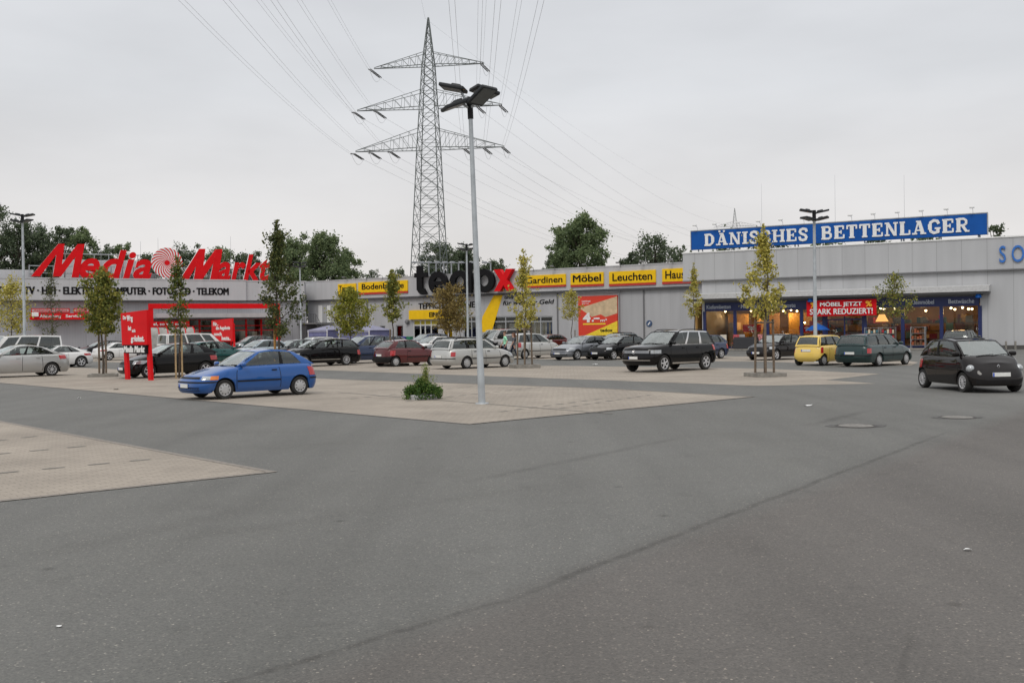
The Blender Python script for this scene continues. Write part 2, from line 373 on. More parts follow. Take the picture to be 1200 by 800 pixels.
def put_text(mb, key, u0, u1, z0, z1, yf, depth, mi=0, side=None, _in=False):
    """fit a lettering block to u0..u1 / z0..z1; front face at y = yf (viewer at -y)"""
    v, f = TXT[key]
    bf = {'mm_fascia': .055, 'moebel': .03, 'mj': .028, 'sr': .028, 'teppich': .03, 'eingang': .03, 'mmk': .07}.get(key, 0)
    if bf and not _in:
        e = (z1 - z0) * bf
        for k, (a_, c_) in enumerate(((-1, -.5), (-1, .5), (1, -.5), (1, .5), (0, 0))): put_text(mb, key, u0 + e + a_ * e, u1 - e + a_ * e, z0 + e * .5 + c_ * e, z1 - e * .5 + c_ * e, yf - .0015 * k, depth, mi, side, True)
        return mb
    vs = [(u0 + p[0] * (u1 - u0), yf + (1 - p[2]) * depth, z0 + p[1] * (z1 - z0)) for p in v]
    if side is None: return mb.add(vs, f, mi)
    fr = [q for q in f if max(vs[i][1] for i in q) - min(vs[i][1] for i in q) < 1e-6]; sd_ = [q for q in f if max(vs[i][1] for i in q) - min(vs[i][1] for i in q) >= 1e-6]
    mb.add(vs, fr, mi); return mb.add(vs, sd_, side)
prepare_texts({
    'mm_fascia': ('VIDEO · TV · HIFI · ELEKTRO · COMPUTER · FOTO · CD · TELEKOM', .0, 0),
    'edia': ('edia', .03, .28), 'arkt': ('arkt', .03, .28),
    'x': ('x', .04, 0),
    'tapeten': ('Tapeten', .011, 0), 'boden': ('Bodenbeläge', .011, 0), 'gard': ('Gardinen', .011, 0), 'moebel': ('Möbel', .0, 0), 'leucht': ('Leuchten', .011, 0), 'haus': ('Haustextil', .011, 0),
    'teppich': ('TEPPICH-DOMÄNE', .0, 0), 'eingang': ('EINGANG', .008, 0), 'und': ('und mehr', .012, .2), 'fuer': ('für weniger Geld', .012, .2),
    '4': ('4', .05, 0), '.-': ('.–', .04, 0), 'm2': ('m²', .02, 0), 'tedox': ('tedox', .04, 0), 'laminat': ('Laminat', .01, 0), 'nur': ('jetzt nur', .01, 0),
    'so': ('S O', .004, 0),
    'kiefer': ('Kiefernbetten', .008, 0), 'matr': ('Matratzen', .008, 0), 'latt': ('Lattenroste', .008, 0), 'klein': ('Kleinmöbel', .008, 0), 'bettw': ('Bettwäsche', .008, 0),
    'mj': ('MÖBEL JETZT', .0, 0), 'sr': ('STARK REDUZIERT!', .0, 0), '%': ('%', .03, 0),
    'weg1': ('Der', .03, 0), 'weg2': ('Weg', .05, 0), 'weg3': ('hat', .04, 0), 'weg4': ('sich', .03, 0), 'weg5': ('gelohnt.', .05, 0), 'mmk': ('Media Markt', .0, .2),
    'f1': ('Für..', .04, 0), 'f2': ('die Angebote', .04, 0), 'f3': ('noch', .04, 0), 'f4': ('heute..', .04, 0), 'viel': ('viel, so viel mehr', .03, 0), 'kauf': ('Abholung   Service', .03, 0), 'serv': ('SERVICE', .03, 0),
})

# ------------------------------------------------------------------ common materials
M_dark = mat('black_plastic', (.014, .014, .015), .55, var=.2, spec=.2)
M_under = mat('underbody', (.01, .01, .01), .9, var=0)
M_tyre = mat('tyre_rubber', (.022, .021, .02), .85, var=.25, scale=30)
M_alloy = mat('alloy_rim', (.58, .58, .59), .35, .25, .1)
M_cap = mat('hub_cap', (.48, .48, .48), .45, .3, .1)
M_chrome = mat('chrome', (.7, .7, .7), .15, 1, 0)
M_lens = mat('headlamp_lens', (.38, .40, .41), .12, .3, .25, 25, coat=1)
M_red_lens = mat('tail_lamp_lens', (.42, .012, .015), .15, 0, .2, 40, coat=1)
M_orange = mat('indicator_lens', (.75, .2, .02), .2, 0, .1, coat=1)
M_plate = mat('number_plate_white', (.75, .75, .72), .4, 0, .05)
M_plate_blue = mat('number_plate_band', (.02, .08, .5), .4, 0, 0)
M_seat = mat('car_seat_cloth', (.045, .045, .05), .9, 0, .3, 20)
M_cglass = glass('car_glass', (.62, .68, .66), .05)
M_wglass = glass('windscreen_glass', (.55, .62, .60), .20)
M_cglass_dark = glass('car_glass_dark', (.22, .24, .24), .05)
M_steel = mat('galvanised_steel', (.38, .40, .42), .42, .6, .15, 4)
M_galv = mat('galvanised_pole', (.42, .45, .47), .5, .35, .14, 3)
M_conc = mat('concrete', (.24, .225, .20), .9, 0, .22, 5, .3, 60)
M_wood = mat('stake_wood', (.16, .12, .085), .85, 0, .3, 8)
M_wood_pale = mat('stake_wood_pale', (.42, .30, .16), .8, 0, .25, 8)
M_bark = mat('bark', (.085, .066, .05), .95, 0, .35, 14, .6, 40)
M_white = mat('white_paint', (.78, .78, .77), .45, 0, .06)
M_red = mat('sign_red', (.66, .006, .010), .55, 0, .08, 2, spec=.15)
M_red2 = mat('banner_red', (.64, .008, .016), .7, 0, .1, 2, spec=.15)
M_black = mat('letter_black', (.008, .008, .009), .6, 0, .2, 3, spec=.15)
M_yellow = mat('sign_yellow', (.86, .53, .010), .5, 0, .07, 2, spec=.2)
M_blue = mat('sign_blue', (.006, .085, .35), .5, 0, .08, 1, spec=.2)
M_navy = mat('frame_blue', (.008, .018, .10), .45, 0, .1)
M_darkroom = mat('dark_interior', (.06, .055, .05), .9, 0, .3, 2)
M_sglass = glass('shop_glass', (.80, .80, .78), .0)

# ================================================================== THE SETTING
g = MB(); n = 24
xs = [-2500, -400, -120, -60, -30, -10, 0, 10, 30, 60, 120, 400, 2500]; ys = [-2500, -300, -60, -20, 0, 10, 20, 40, 80, 160, 400, 1200, 4000]
g.grid([[(x, y, 0) for x in xs] for y in ys])
tag(g.obj('asphalt_ground', asphalt_mat()), kind='structure')
AX = Vector((.743, .669, 0)).normalized()         # bay direction
BX = Vector((-.676, .737, 0)).normalized()        # lane direction
PAVROT = -math.atan2(AX.y, AX.x)
M_pav = paving_mat('block_paving', PAVROT)
def poly_px(pts): return [gnd(*p) for p in pts]
def sheet(name, pts, z, m_):
    b = MB(); b.add([(p.x, p.y, z) for p in pts], [tuple(range(len(pts)))]); o = b.obj(name, m_); tag(o, kind='structure'); return o
def far_left(p, d): q = p + BX * d; return q
# parking islands of block paving (4 mm above the asphalt), cut from the photograph's outline
i1 = [gnd(325, 553)]; a = gnd(0, 493); b_ = gnd(0, 588)
i1 = [gnd(325, 553), a, a + (a - gnd(325, 553)) * 1.2, b_ + (b_ - gnd(325, 553)) * 3.5, b_]
sheet('parking_paving', i1, .004, M_pav)
p2 = [(885, 465), (700, 454.6), (400, 444.6), (100, 431), (0, 426.5)]; q2 = [(0, 448.3), (555, 497)]
A_ = poly_px(p2); B_ = poly_px(q2)
sheet('parking_paving', A_ + [A_[-1] + (A_[-1] - A_[-2]).normalized() * 30, B_[0] + (B_[0] - B_[1]).normalized() * 30] + B_, .004, M_pav)
p3 = [(1031, 438), (900, 432), (620, 428), (400, 420.5), (200, 414)]; q3 = [(200, 427), (370, 433.4), (700, 445.2), (887, 452), (1027, 449.4), (968, 445.2)]
A_ = poly_px(p3); B_ = poly_px(q3)
sheet('parking_paving', A_ + [A_[-1] + (A_[-1] - A_[-2]).normalized() * 40, B_[0] + (B_[0] - B_[1]).normalized() * 40] + B_, .004, M_pav)
p4 = [(1076, 424.5), (1045, 420), (850, 417.5), (640, 412.5), (500, 409)]; q4 = [(500, 418), (640, 421), (900, 423.8), (1000, 428), (1068, 428)]
A_ = poly_px(p4); B_ = poly_px(q4)
sheet('parking_paving', A_ + [A_[-1] + (A_[-1] - A_[-2]).normalized() * 50, B_[0] + (B_[0] - B_[1]).normalized() * 50] + B_, .004, M_pav)
# darker marker stones that set out the bays
mk = MB()
def dashes(p, q, step=.62, ln=.3, w=.105):
    d = q - p; L = d.length; d.normalize(); s_ = Vector((-d.y, d.x, 0)); k = 0
    while k * step < L:
        c = p + d * (k * step) + Vector((random.uniform(-.01, .01), 0, 0)); k += 1
        mk.add([(c + d * a_ * ln / 2 + s_ * b2 * w / 2) + Vector((0, 0, .008)) for a_, b2 in ((-1, -1), (1, -1), (1, 1), (-1, 1))], [(0, 1, 2, 3)])
for pa, pb in (((8, 553.8), (170, 538.9)), ((0, 532), (100, 522.8)), ((0, 516), (40, 511.5))): dashes(gnd(*pa), gnd(*pb))
for pa, pb in (((660, 478), (760, 463)), ((415, 467), (560, 452)), ((590, 482), (700, 468)), ((480, 470), (640, 453))): dashes(gnd(*pa), gnd(*pb))
dashes(gnd(400, 460), gnd(720, 485), .32, .3)
tag(mk.obj('bay_markings', mat('marker_stone', (.17, .158, .14), .9, 0, .2)), kind='structure')
# soldier-course edging along the two nearest islands
eg = MB()
EZ = [.0075]
def edging(p, q, w=.11):
    z = EZ[0]; EZ[0] += .0012
    d = (q - p).normalized(); s_ = Vector((-d.y, d.x, 0)); L = (q - p).length; k = 0
    while k * .22 < L:
        a0 = p + d * (k * .22 + .006); a1 = p + d * min(L, k * .22 + .214); k += 1
        eg.add([a0 + Vector((0, 0, z)), a1 + Vector((0, 0, z)), a1 + s_ * w + Vector((0, 0, z)), a0 + s_ * w + Vector((0, 0, z))], [(0, 1, 2, 3)])
edging(gnd(325, 553), gnd(0, 493)); edging(gnd(0, 588), gnd(325, 553)); edging(gnd(555, 497), gnd(0, 448.3)) ; edging(gnd(885, 465), gnd(700, 454.6)); edging(gnd(700, 454.6), gnd(400, 444.6)); edging(gnd(555, 497), gnd(885, 465))
tag(eg.obj('paving_edging', mat('edging_stone', (.23, .205, .18), .88, 0, .2, 12)), kind='structure')
# tar seam between the two asphalt lanes (irregular width)
def seam(name, pts, w0, m_, z=.004, seg=90, jit=.06):
    P_ = [gnd(*p) for p in pts]; b = MB(); rows = []
    for i in range(len(P_) - 1):
        for k in range(seg):
            t = k / seg; c = P_[i].lerp(P_[i + 1], t); d = (P_[i + 1] - P_[i]).normalized(); s_ = Vector((-d.y, d.x, 0))
            w = w0 * random.uniform(.35, 1.25); o = random.gauss(0, jit * w0 * 4)
            rows.append([c + s_ * (o - w / 2) + Vector((0, 0, z)), c + s_ * (o + w / 2) + Vector((0, 0, z))])
    b.grid(rows); return tag(b.obj(name, m_), kind='structure')
M_tar = mat('tar_seam', (.068, .064, .060), .7, 0, .5, 9)
# litter scraps
for i, (px, py, s_, lab) in enumerate(((92.5, 466.5, .05, 'white paper scrap on the lane below the red board'), (136, 456.5, .1, 'white scrap at the paving edge right of the red board'), (947, 476, .10, 'crumpled white scrap on the asphalt left of the manholes'), (69, 734.5, .018, 'tiny white scrap alone on the near asphalt'), (1134, 645, .03, 'small pale scrap on the brownish near asphalt'), (697, 427.5, .12, 'white scrap in front of the silver saloon'))):
    b = MB(); rows = [[(x * s_ + random.uniform(-.2, .2) * s_, y * s_ * .7, .006 + random.random() * .5 * s_) for x in (-1, -.3, .4, 1)] for y in (-1, 0, 1)]
    b.grid(rows); o = b.obj('paper_scrap', M_white, loc=gnd(px, py)); tag(o, lab, 'litter', 'litter on the ground')
# manhole covers
for px, py, r, lab in ((1003, 499, .38, 'pale round manhole cover with dark rim nearer the camera'), (1122, 489, .36, 'pale round manhole cover right of and beyond the nearer one')):
    t = thing('manhole_cover', lab, 'manhole cover', gnd(px, py), 0, 'manhole covers in the asphalt')
    b = MB(); b.lathe([(.0, .014), (r * .8, .014), (r * .84, .008), (r * .84, .002)], 32); b.obj('lid', mat('lid_concrete', (.19, .18, .165), .9, 0, .3, 12), t)
    b = MB(); b.lathe([(r * .85, .002), (r * .86, .012), (r * .98, .012), (r * 1.02, .002)], 32); b.obj('ring', mat('cast_iron', (.05, .045, .04), .6, .4, .3, 20), t)
    b = MB(); rows = []
    for k in range(33):
        th = 2 * math.pi * k / 32; rr = r * random.uniform(1.02, 1.25); rows.append([(math.cos(th) * r * 1.02, math.sin(th) * r * 1.02, .005), (math.cos(th) * rr * 1.25, math.sin(th) * rr * .8, .005)])
    rows[-1] = rows[0]; b.grid(rows); b.obj('tar_patch', M_tar, t)

# ================================================================== BUILDINGS
class Facade:
    def __init__(s, pxL, dL, pxR, dR):
        s.a = Vector((at_depth(pxL, hor(pxL), dL).x, dL, 0)); s.b = Vector((at_depth(pxR, hor(pxR), dR).x, dR, 0))
        s.d = (s.b - s.a).normalized(); s.n = Vector((s.d.y, -s.d.x, 0)); s.rot = math.atan2(s.d.y, s.d.x); s.L = (s.b - s.a).length
    def hit(s, px, py, off=0.0):
        """(u, z) where the pixel's ray meets the facade plane moved `off` m towards the viewer"""
        r_ = ray(px, py); p0 = s.a + s.n * off; t = (p0 - CAM).dot(s.n) / r_.dot(s.n); P_ = CAM + r_ * t
        return (P_ - s.a).dot(s.d), P_.z
    def U(s, px, off=0.0): return s.hit(px, hor(px), off)[0]
    def Z(s, px, py, off=0.0): return s.hit(px, py, off)[1]
    def pt(s, u, z=0, off=0.0): return s.a + s.d * u + s.n * off + Vector((0, 0, z))
    def root(s, name, label, cat, u=0, z=0, off=0.0, group=None): return thing(name, label, cat, s.pt(u, z, off), s.rot, group)
def wall_open(mb, u0, u1, z0, z1, yf, th, ops, mi=0):
    """wall slab with real openings: ops = (u0,u1,z0,z1)"""
    us = sorted({u0, u1, *[o[0] for o in ops], *[o[1] for o in ops]}); zs = sorted({z0, z1, *[o[2] for o in ops], *[o[3] for o in ops]})
    us = [u for u in us if u0 <= u <= u1]; zs = [z for z in zs if z0 <= z <= z1]
    vid = {}
    def V(i, j, k):
        if (i, j, k) not in vid: vid[(i, j, k)] = len(vs); vs.append((us[i], yf + th * k, zs[j]))
        return vid[(i, j, k)]
    vs = []; fs = []; nu, nz_ = len(us) - 1, len(zs) - 1
    def solid(i, j):
        if i < 0 or j < 0 or i >= nu or j >= nz_: return False
        cu, cz = (us[i] + us[i + 1]) / 2, (zs[j] + zs[j + 1]) / 2
        return not any(o[0] < cu < o[1] and o[2] < cz < o[3] for o in ops)
    for i in range(nu):
        for j in range(nz_):
            if not solid(i, j): continue
            fs.append((V(i, j, 0), V(i + 1, j, 0), V(i + 1, j + 1, 0), V(i, j + 1, 0))); fs.append((V(i, j, 1), V(i, j + 1, 1), V(i + 1, j + 1, 1), V(i + 1, j, 1)))
            if not solid(i - 1, j): fs.append((V(i, j, 0), V(i, j + 1, 0), V(i, j + 1, 1), V(i, j, 1)))
            if not solid(i + 1, j): fs.append((V(i + 1, j, 0), V(i + 1, j, 1), V(i + 1, j + 1, 1), V(i + 1, j + 1, 0)))
            if not solid(i, j - 1): fs.append((V(i, j, 0), V(i, j, 1), V(i + 1, j, 1), V(i + 1, j, 0)))
            if not solid(i, j + 1): fs.append((V(i, j + 1, 0), V(i + 1, j + 1, 0), V(i + 1, j + 1, 1), V(i, j + 1, 1)))
    mb.add(vs, fs, mi)
def frame_win(root, name, u0, u1, z0, z1, y, fm, gm, mull=(), rails=(), fw=.09, label=None):
    """window: frame with mullions (at u) and rails (at z), one glass pane child"""
    f = MB(); f.span(u0, u0 + fw, y, y + .1, z0, z1); f.span(u1 - fw, u1, y, y + .1, z0, z1); f.span(u0 + fw, u1 - fw, y + .002, y + .1, z1 - fw, z1); f.span(u0 + fw, u1 - fw, y + .002, y + .1, z0, z0 + fw)
    for q in mull: f.span(q - fw / 2, q + fw / 2, y + .004, y + .098, z0 + fw, z1 - fw)
    for q in rails: f.span(u0 + fw, u1 - fw, y + .006, y + .096, q - fw / 2, q + fw / 2)
    o = f.obj(name, fm, root)
    p = MB(); p.span(u0 + .02, u1 - .02, y + .045, y + .06, z0 + .02, z1 - .02); p.obj('pane', gm, o)
    return o

C_grey = (.37, .375, .385); C_light = (.50, .50, .505)
M_wall_mm = cladding('electronics_wall_cladding', (.36, .362, .385), 4.2, .05, .7, .3)
M_fascia_mm = cladding('electronics_fascia_panel', (.49, .49, .505), 6.0, .03, .8)
M_wall_tx = cladding('carpet_wall_cladding', (.42, .42, .43), 1.15, .025, .82)
M_fascia_tx = cladding('carpet_fascia_panel', (.47, .47, .48), 6.0, .03, .8)
M_wall_db = cladding('bedding_wall_cladding', (.455, .46, .47), 1.72, .04, .72)
M_roof = mat('roof_felt', (.14, .14, .14), .9, 0, .2, .4)
M_dgrey = mat('dark_grey_trim_and_shade', (.07, .07, .075), .6, 0, .2)
M_mgrey = mat('grey_soffit', (.17, .17, .175), .6, 0, .1)

def shell_building(root, u0, u1, depth, H, wm, ops, yf=0.0, th=.3, base=0.0, roofz=None):
    w = MB(); wall_open(w, u0, u1, base, H, yf, th, ops); o = w.obj('wall', wm, root)
    s_ = MB(); s_.span(u0, u0 + th, yf + th, depth, 0, H - .01); s_.span(u1 - th, u1, yf + th, depth, 0, H - .01); s_.span(u0 + th, u1 - th, depth - th, depth, 0, H - .01); s_.obj('wall', wm, root)
    rf = MB(); rf.span(u0 + th, u1 - th, yf + th, depth - th, (roofz or H - .7), (roofz or H - .7) + .25); rf.obj('roof', M_roof, root)

# ---------------------------------------------------------------- electronics store (left)
HM = 8.6
E = Facade(60, 121.7, 355, 136.2)
uL = E.U(-130); uR = E.U(359)
rt = E.root('electronics_store', 'grey clad electronics store with pale lettered fascia, on the left', 'store')
zE = lambda px, py, off=0: E.Z(px, py, off)
zf0 = zE(200, 352); zf1 = zE(200, 328.5)
e0, e1 = E.U(177, -.0), E.U(324)              # glazed entrance front
z_glz1 = zE(250, 373.5)
shell_building(rt, uL, uR, 46, zf1 - .25, M_wall_mm, [(e0, e1, 0, z_glz1)])
fb = MB(); fb.span(uL, E.U(289, .7), -.75, -.003, zf0, zf1); fb.obj('fascia', M_fascia_mm, rt)
fb = MB(); fb.span(E.U(289, .7) + .004, uR - .3, -.45, -.004, zf0 + .02, zf1 - .05); fb.obj('fascia', M_fascia_mm, rt)
fb = MB(); fb.span(uL, E.U(289, .7) + .03, -.80, .3, zf1 + .002, zf1 + .14); fb.span(E.U(289, .7) + .034, uR, -.5, .3, zf1 - .048, zf1 + .09); fb.span(uL, E.U(289, .7), -.72, 0, zf0 - .16, zf0 - .003, 1)
fb.span(E.U(289, .7) + .01, uR - .3, -.42, 0, zf0 - .14, zf0 + .017, 1); fb.obj('roof_edge', [M_fascia_mm, M_dgrey], rt)
lt = MB(); put_text(lt, 'mm_fascia', E.U(-10, .8), E.U(269, .8), zE(250, 345.6, .8), zE(250, 337.2, .8), -.80, .05); lt.obj('lettering', M_black, rt)
# step-up block at far left of the roof
st = MB(); st.span(uL, E.U(42), 2.0, 20, zf1 - .4, zE(20, 316, -2)); st.obj('roof_block', M_fascia_mm, rt)
# pale upper band over the entrance glazing
cb = MB(); cb.span(e0 + .3, e1 + .4, -2.2, -.002, zE(250, 372.0, 2.2), zE(250, 367, 2.2)); cb.span(e0 + .34, e1 + .36, -2.1, -.004, zE(250, 372.0, 2.2) - .2, zE(250, 372, 2.2) - .003, 1); cb.obj('canopy', [M_fascia_mm, M_dgrey], rt)
# entrance glazing, red frames
ups = np.linspace(e0, e1, 9)
for i in range(8):
    frame_win(rt, 'window', ups[i] + .01, ups[i + 1] - .01, .05, z_glz1 - .02, .05, M_red, M_sglass, (), (2.3, 2.9), .1)
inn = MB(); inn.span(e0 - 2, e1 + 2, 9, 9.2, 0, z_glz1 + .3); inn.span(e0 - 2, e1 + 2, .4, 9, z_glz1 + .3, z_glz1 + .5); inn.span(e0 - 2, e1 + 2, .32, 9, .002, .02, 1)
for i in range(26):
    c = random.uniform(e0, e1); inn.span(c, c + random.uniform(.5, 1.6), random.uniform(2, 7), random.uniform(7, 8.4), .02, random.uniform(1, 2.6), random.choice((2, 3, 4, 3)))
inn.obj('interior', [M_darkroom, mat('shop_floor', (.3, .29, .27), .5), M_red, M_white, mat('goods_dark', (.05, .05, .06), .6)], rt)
for i in range(6):
    c = e0 + (i + .5) * (e1 - e0) / 6; l_ = MB(); l_.span(c - .6, c + .6, 3, 3.3, z_glz1 + .1, z_glz1 + .18); l_.obj('ceiling_lamp', mat('shop_tube', (.9, .9, .85), .5, 0, 0, emit=(1, .9, .7), estr=5), rt)
# red portal frame in front of the entrance
p0, p1 = E.U(174.5, 5.0), E.U(328, 5.0)
tp = E.root('entrance_portal', 'large red portal frame standing before the electronics store entrance', 'portal', p0, 0, 5.0)
zt0, zt1 = zE(250, 361.5, 5), zE(250, 355.8, 5); pw = .5
b = MB(); b.span(0, p1 - p0, -.25, .25, zt0, zt1); b.obj('beam', M_red, tp)
for u in (.0, p1 - p0 - pw): b = MB(); b.span(u, u + pw, -.22, .22, 0, zt0 - .002); b.obj('post', M_red, tp)
# red lettered band at the entrance
bs0, bs1 = E.U(171, 3.2), E.U(222, 3.2)
tb = E.root('entrance_sign', 'red band sign with white words under the red portal', 'sign', bs0, 0, 3.2)
zb0, zb1 = zE(195, 383, 3.2), zE(195, 376.5, 3.2)
b = MB(); b.span(0, bs1 - bs0, -.12, .1, zb0, zb1); b.obj('panel', M_red, tb)
b = MB(); put_text(b, 'viel', .4, bs1 - bs0 - .4, zb0 + .12, zb1 - .12, -.16, .035); b.obj('lettering', M_white, tb)
for u in (.2, bs1 - bs0 - .3): b = MB(); b.span(u, u + .12, -.04, .08, 0, zb0); b.obj('post', M_red, tb)
# cart shelter: red hoops with milky sheets
cs0, cs1 = E.U(174, 7), E.U(226, 7)
tsh = E.root('cart_shelter', 'trolley shelter of red hoops with milky sheets, beside the portal', 'shelter', cs0, 0, 7)
Lc = cs1 - cs0; hs = zE(200, 383.5, 7)
arc = [(-1.2, 0), (-1.15, hs * .6), (-.8, hs * .9), (0, hs), (1.2, hs * .93)]
b = MB(); b.grid([[(u, y, z) for y, z in arc] for u in (0, Lc)]); b.obj('sheet', mat('milky_sheet', (.30, .29, .27), .4, 0, .25, 2), tsh, 60)
for k in range(6): b = MB(); b.tube([(k * Lc / 5, y - .03, z + .03) for y, z in arc], .06, 6); b.obj('hoop', M_red, tsh)
# red wall banners left of the entrance
wb0, wb1 = E.U(35.5, 1.2), E.U(104, 1.2)
t = E.root('service_banner', 'long red projecting banner low on the electronics store wall, far left', 'sign', wb0, zE(70, 374.5, 1.2), 1.2)
zz = zE(70, 367, 1.2) - zE(70, 374.5, 1.2)
b = MB(); b.span(0, wb1 - wb0, -.2, .9, 0, zz, 0, .03); b.obj('panel', M_red, t)
b = MB(); put_text(b, 'kauf', 1.0, wb1 - wb0 - .8, .15, zz - .15, -.24, .035); b.obj('lettering', M_white, t)
for (a0, a1, k_) in ((37, 82, 'long'), (87, 105, 'short')):
    u0, u1 = E.U(a0, .1), E.U(a1, .1); zA, zB = zE(70, 366.2, .1), zE(70, 361.2, .1)
    t = E.root('wall_sign', ('longer' if k_ == 'long' else 'shorter') + ' white-faced red framed sign above the red banner', 'sign', u0, zA, .1, 'signs above the red banner')
    b = MB(); b.span(0, u1 - u0, -.06, .09, 0, zB - zA); b.span(.1, u1 - u0 - .1, -.07, -.061, .1, zB - zA - .1, 1); b.obj('panel', [M_red, mat('sign_pale', (.55, .5, .5), .5)], t)
    b = MB(); put_text(b, 'serv' if k_ == 'short' else 'kauf', .25, u1 - u0 - .25, .16, zB - zA - .16, -.11, .035); b.obj('lettering', M_red, t)
t = E.root('camera_box', 'small white box lamp on the wall at the left end of the red banner', 'lamp', E.U(41, 1.3), zE(41, 371, 1.3), 1.4)
b = MB(); b.span(-.3, .4, -.3, .3, 0, .5, 0, .05); b.span(-.1, .1, .3, 1.3, .1, .3); b.obj('housing', M_white, t)

# rooftop letter sign
OFF = -1.5
sg = E.root('rooftop_sign', 'huge slanted red store name letters with striped swirl on the left roof', 'sign', E.U(36, OFF), zf1 - .45, OFF)
su, sz = E.U(36, OFF), zf1 - .45
def pc(cx, cy): u, z = E.hit(20 + cx * .26667, 260 + cy * .26667, OFF); return (u - su, z - sz)
def big_M(pts_list, nm):
    b = MB()
    for k, pl in enumerate(pts_list): b.prism([pc(*q) for q in pl], -.25 - .004 * k, .18 - .004 * k, 0, 1 if k in (0, 3, 1) else 0)
    b.obj(nm, [M_red, M_white], sg)
big_M([[(60, 240), (100, 240), (208, 97), (180, 97)], [(180, 97.5), (208, 97.5), (190, 240), (156, 240)], [(156, 240.5), (192, 240.5), (296, 98), (266, 98)], [(266, 98.5), (296, 98.5), (270, 244), (238, 244)]], 'letter')
big_M([[(714, 254), (752, 254), (826, 119), (798, 119)], [(798, 119.5), (826, 119.5), (810, 254), (774, 254)], [(774, 254.5), (812, 254.5), (901, 121), (872, 121)], [(872, 121.5), (901, 121.5), (880, 256), (846, 256)]], 'letter')
def letters(key, x0, x1, yt, yb):
    b = MB(); u0, z0 = pc(x0, yb); u1, _ = pc(x1, yb); _, z1 = pc((x0 + x1) / 2, yt); put_text(b, key, u0, u1, z0, z1, -.22, .36, 0, 1); b.obj('lettering', [M_red, M_white], sg)
letters('edia', 272, 592, 124, 250); letters('arkt', 878, 1114, 143, 258)
# letter returns in white: a thin backing edge
# swirl emblem
cu, cz = pc(658, 180); rr = pc(726, 180)[0] - cu
b = MB(); b.lathe([(0, -.2), (rr, -.2), (rr, .16), (0, .16)], 48, 'y', 0, (cu, 0, cz)); b.obj('emblem_disc', M_white, sg)
b = MB(); NS = 20
for k in range(NS):
    lft = []; rgt = []
    for q in range(9):
        f_ = q / 8; r_ = rr * (.16 + .84 * f_); th = 2 * math.pi * k / NS + 1.15 * f_; hw = math.pi / NS * (.98 - .1 * f_)
        lft.append((cu + r_ * math.cos(th - hw / 1), cz + r_ * math.sin(th - hw))); rgt.append((cu + r_ * math.cos(th), cz + r_ * math.sin(th)))
    b.grid([[(l_[0], -.215, l_[1]), (r2[0], -.215, r2[1])] for l_, r2 in zip(lft, rgt)])
b.lathe([(0, -.222), (rr * .17, -.222), (rr * .17, -.2)], 20, 'y', 0, (cu, 0, cz)); b.obj('emblem_stripes', M_red, sg)
# support scaffold
b = MB(); Ls = E.U(318, OFF) - su
for k in range(23):
    u = k * Ls / 22; b.tube([(u, .35, 0), (u, .35, 2.2)], .05, 5); b.tube([(u, .35, 2.2), (u, 2.0, 0.0)], .045, 5)
for z in (.35, 1.25, 2.1): b.tube([(0, .35, z), (Ls, .35, z)], .05, 5)
b.tube([(pc(200, 155)[0], .4, 3.6), (pc(540, 155)[0], .4, 3.6)], .07, 5)
for k in range(6): u = pc(210 + k * 64, 0)[0]; b.tube([(u, .4, 2), (u, .4, 3.6)], .05, 5)
b.obj('support_frame', M_steel, sg)
# roof plant behind the sign
t = E.root('roof_unit', 'pale roof plant cabin behind the slanted red letters', 'roof plant', E.U(75, -9), zf1 - .5, -9)
b = MB(); b.span(0, E.U(170, -9) - E.U(75, -9), 0, 5, 0, zE(120, 305, -9) - zf1 + .5, 0, .05); b.obj('casing', M_fascia_mm, t)
for k in range(5): b = MB(); b.span(1 + k * 2.2, 2.4 + k * 2.2, -.03, -.002, .6, 1.8); b.obj('louvre', M_mgrey, t)
for px, y0, lab in ((166.5, 283, 'taller thin lightning rod behind the striped swirl'), (187, 279, 'thin lightning rod just left of the swirl top'), (272, 277, 'thin lightning rod between the last slanted letters'), (120, 287, 'short thin rod on the roof above the letter a')):
    t = E.root('lightning_rod', lab, 'lightning rod', E.U(px, -7), zf1 - .5, -7, 'lightning rods on the electronics store roof')
    zt = zE(px, y0, -7) - zf1 + .5
    b = MB(); b.tube([(0, 0, .2), (0, 0, zt)], [.035, .015], 5); b.obj('rod', M_steel, t)
    b = MB(); b.lathe([(0, .3), (.25, .3), (.3, 0), (0, 0)], 10); b.obj('foot', M_conc, t)

# ---------------------------------------------------------------- carpet store (middle)
T = Facade(368, 138.8, 801, 109.0)
rt = T.root('carpet_store', 'long grey carpet and furnishing store with yellow sign panels, centre', 'store')
zT = lambda px, py, off=0: T.Z(px, py, off)
HT = (zT(400, 329.3) + zT(690, 313.8)) / 2; ZB = (zT(400, 351.5) + zT(700, 338.0)) / 2
t0, t1 = T.U(361), T.U(835)
def rect(a0, a1, ya, yb, pxm=None, off=0.0):
    pm = pxm or (a0 + a1) / 2
    return (T.U(a0, off), T.U(a1, off), T.Z(pm, yb, off), T.Z(pm, ya, off))
w_ent = rect(484, 514.5, 374, 404.5); w_ent = (w_ent[0], w_ent[1], 0, w_ent[3])
w_e2 = (T.U(519), T.U(531), 0, w_ent[3])
w_a = rect(543, 562, 370.5, 396); w_b = rect(577, 608, 370.5, 396); w_c = rect(619, 648, 370.5, 396)
s_a = rect(445.5, 451.5, 381.5, 396); s_b = rect(464, 472.5, 381, 396)
d_a = rect(373, 378, 357, 378); d_b = rect(383, 387.5, 357, 378)
shell_building(rt, t0, t1, 45, HT - .05, M_wall_tx, [w_ent, w_e2, w_a, w_b, w_c, s_a, s_b, d_a, d_b])
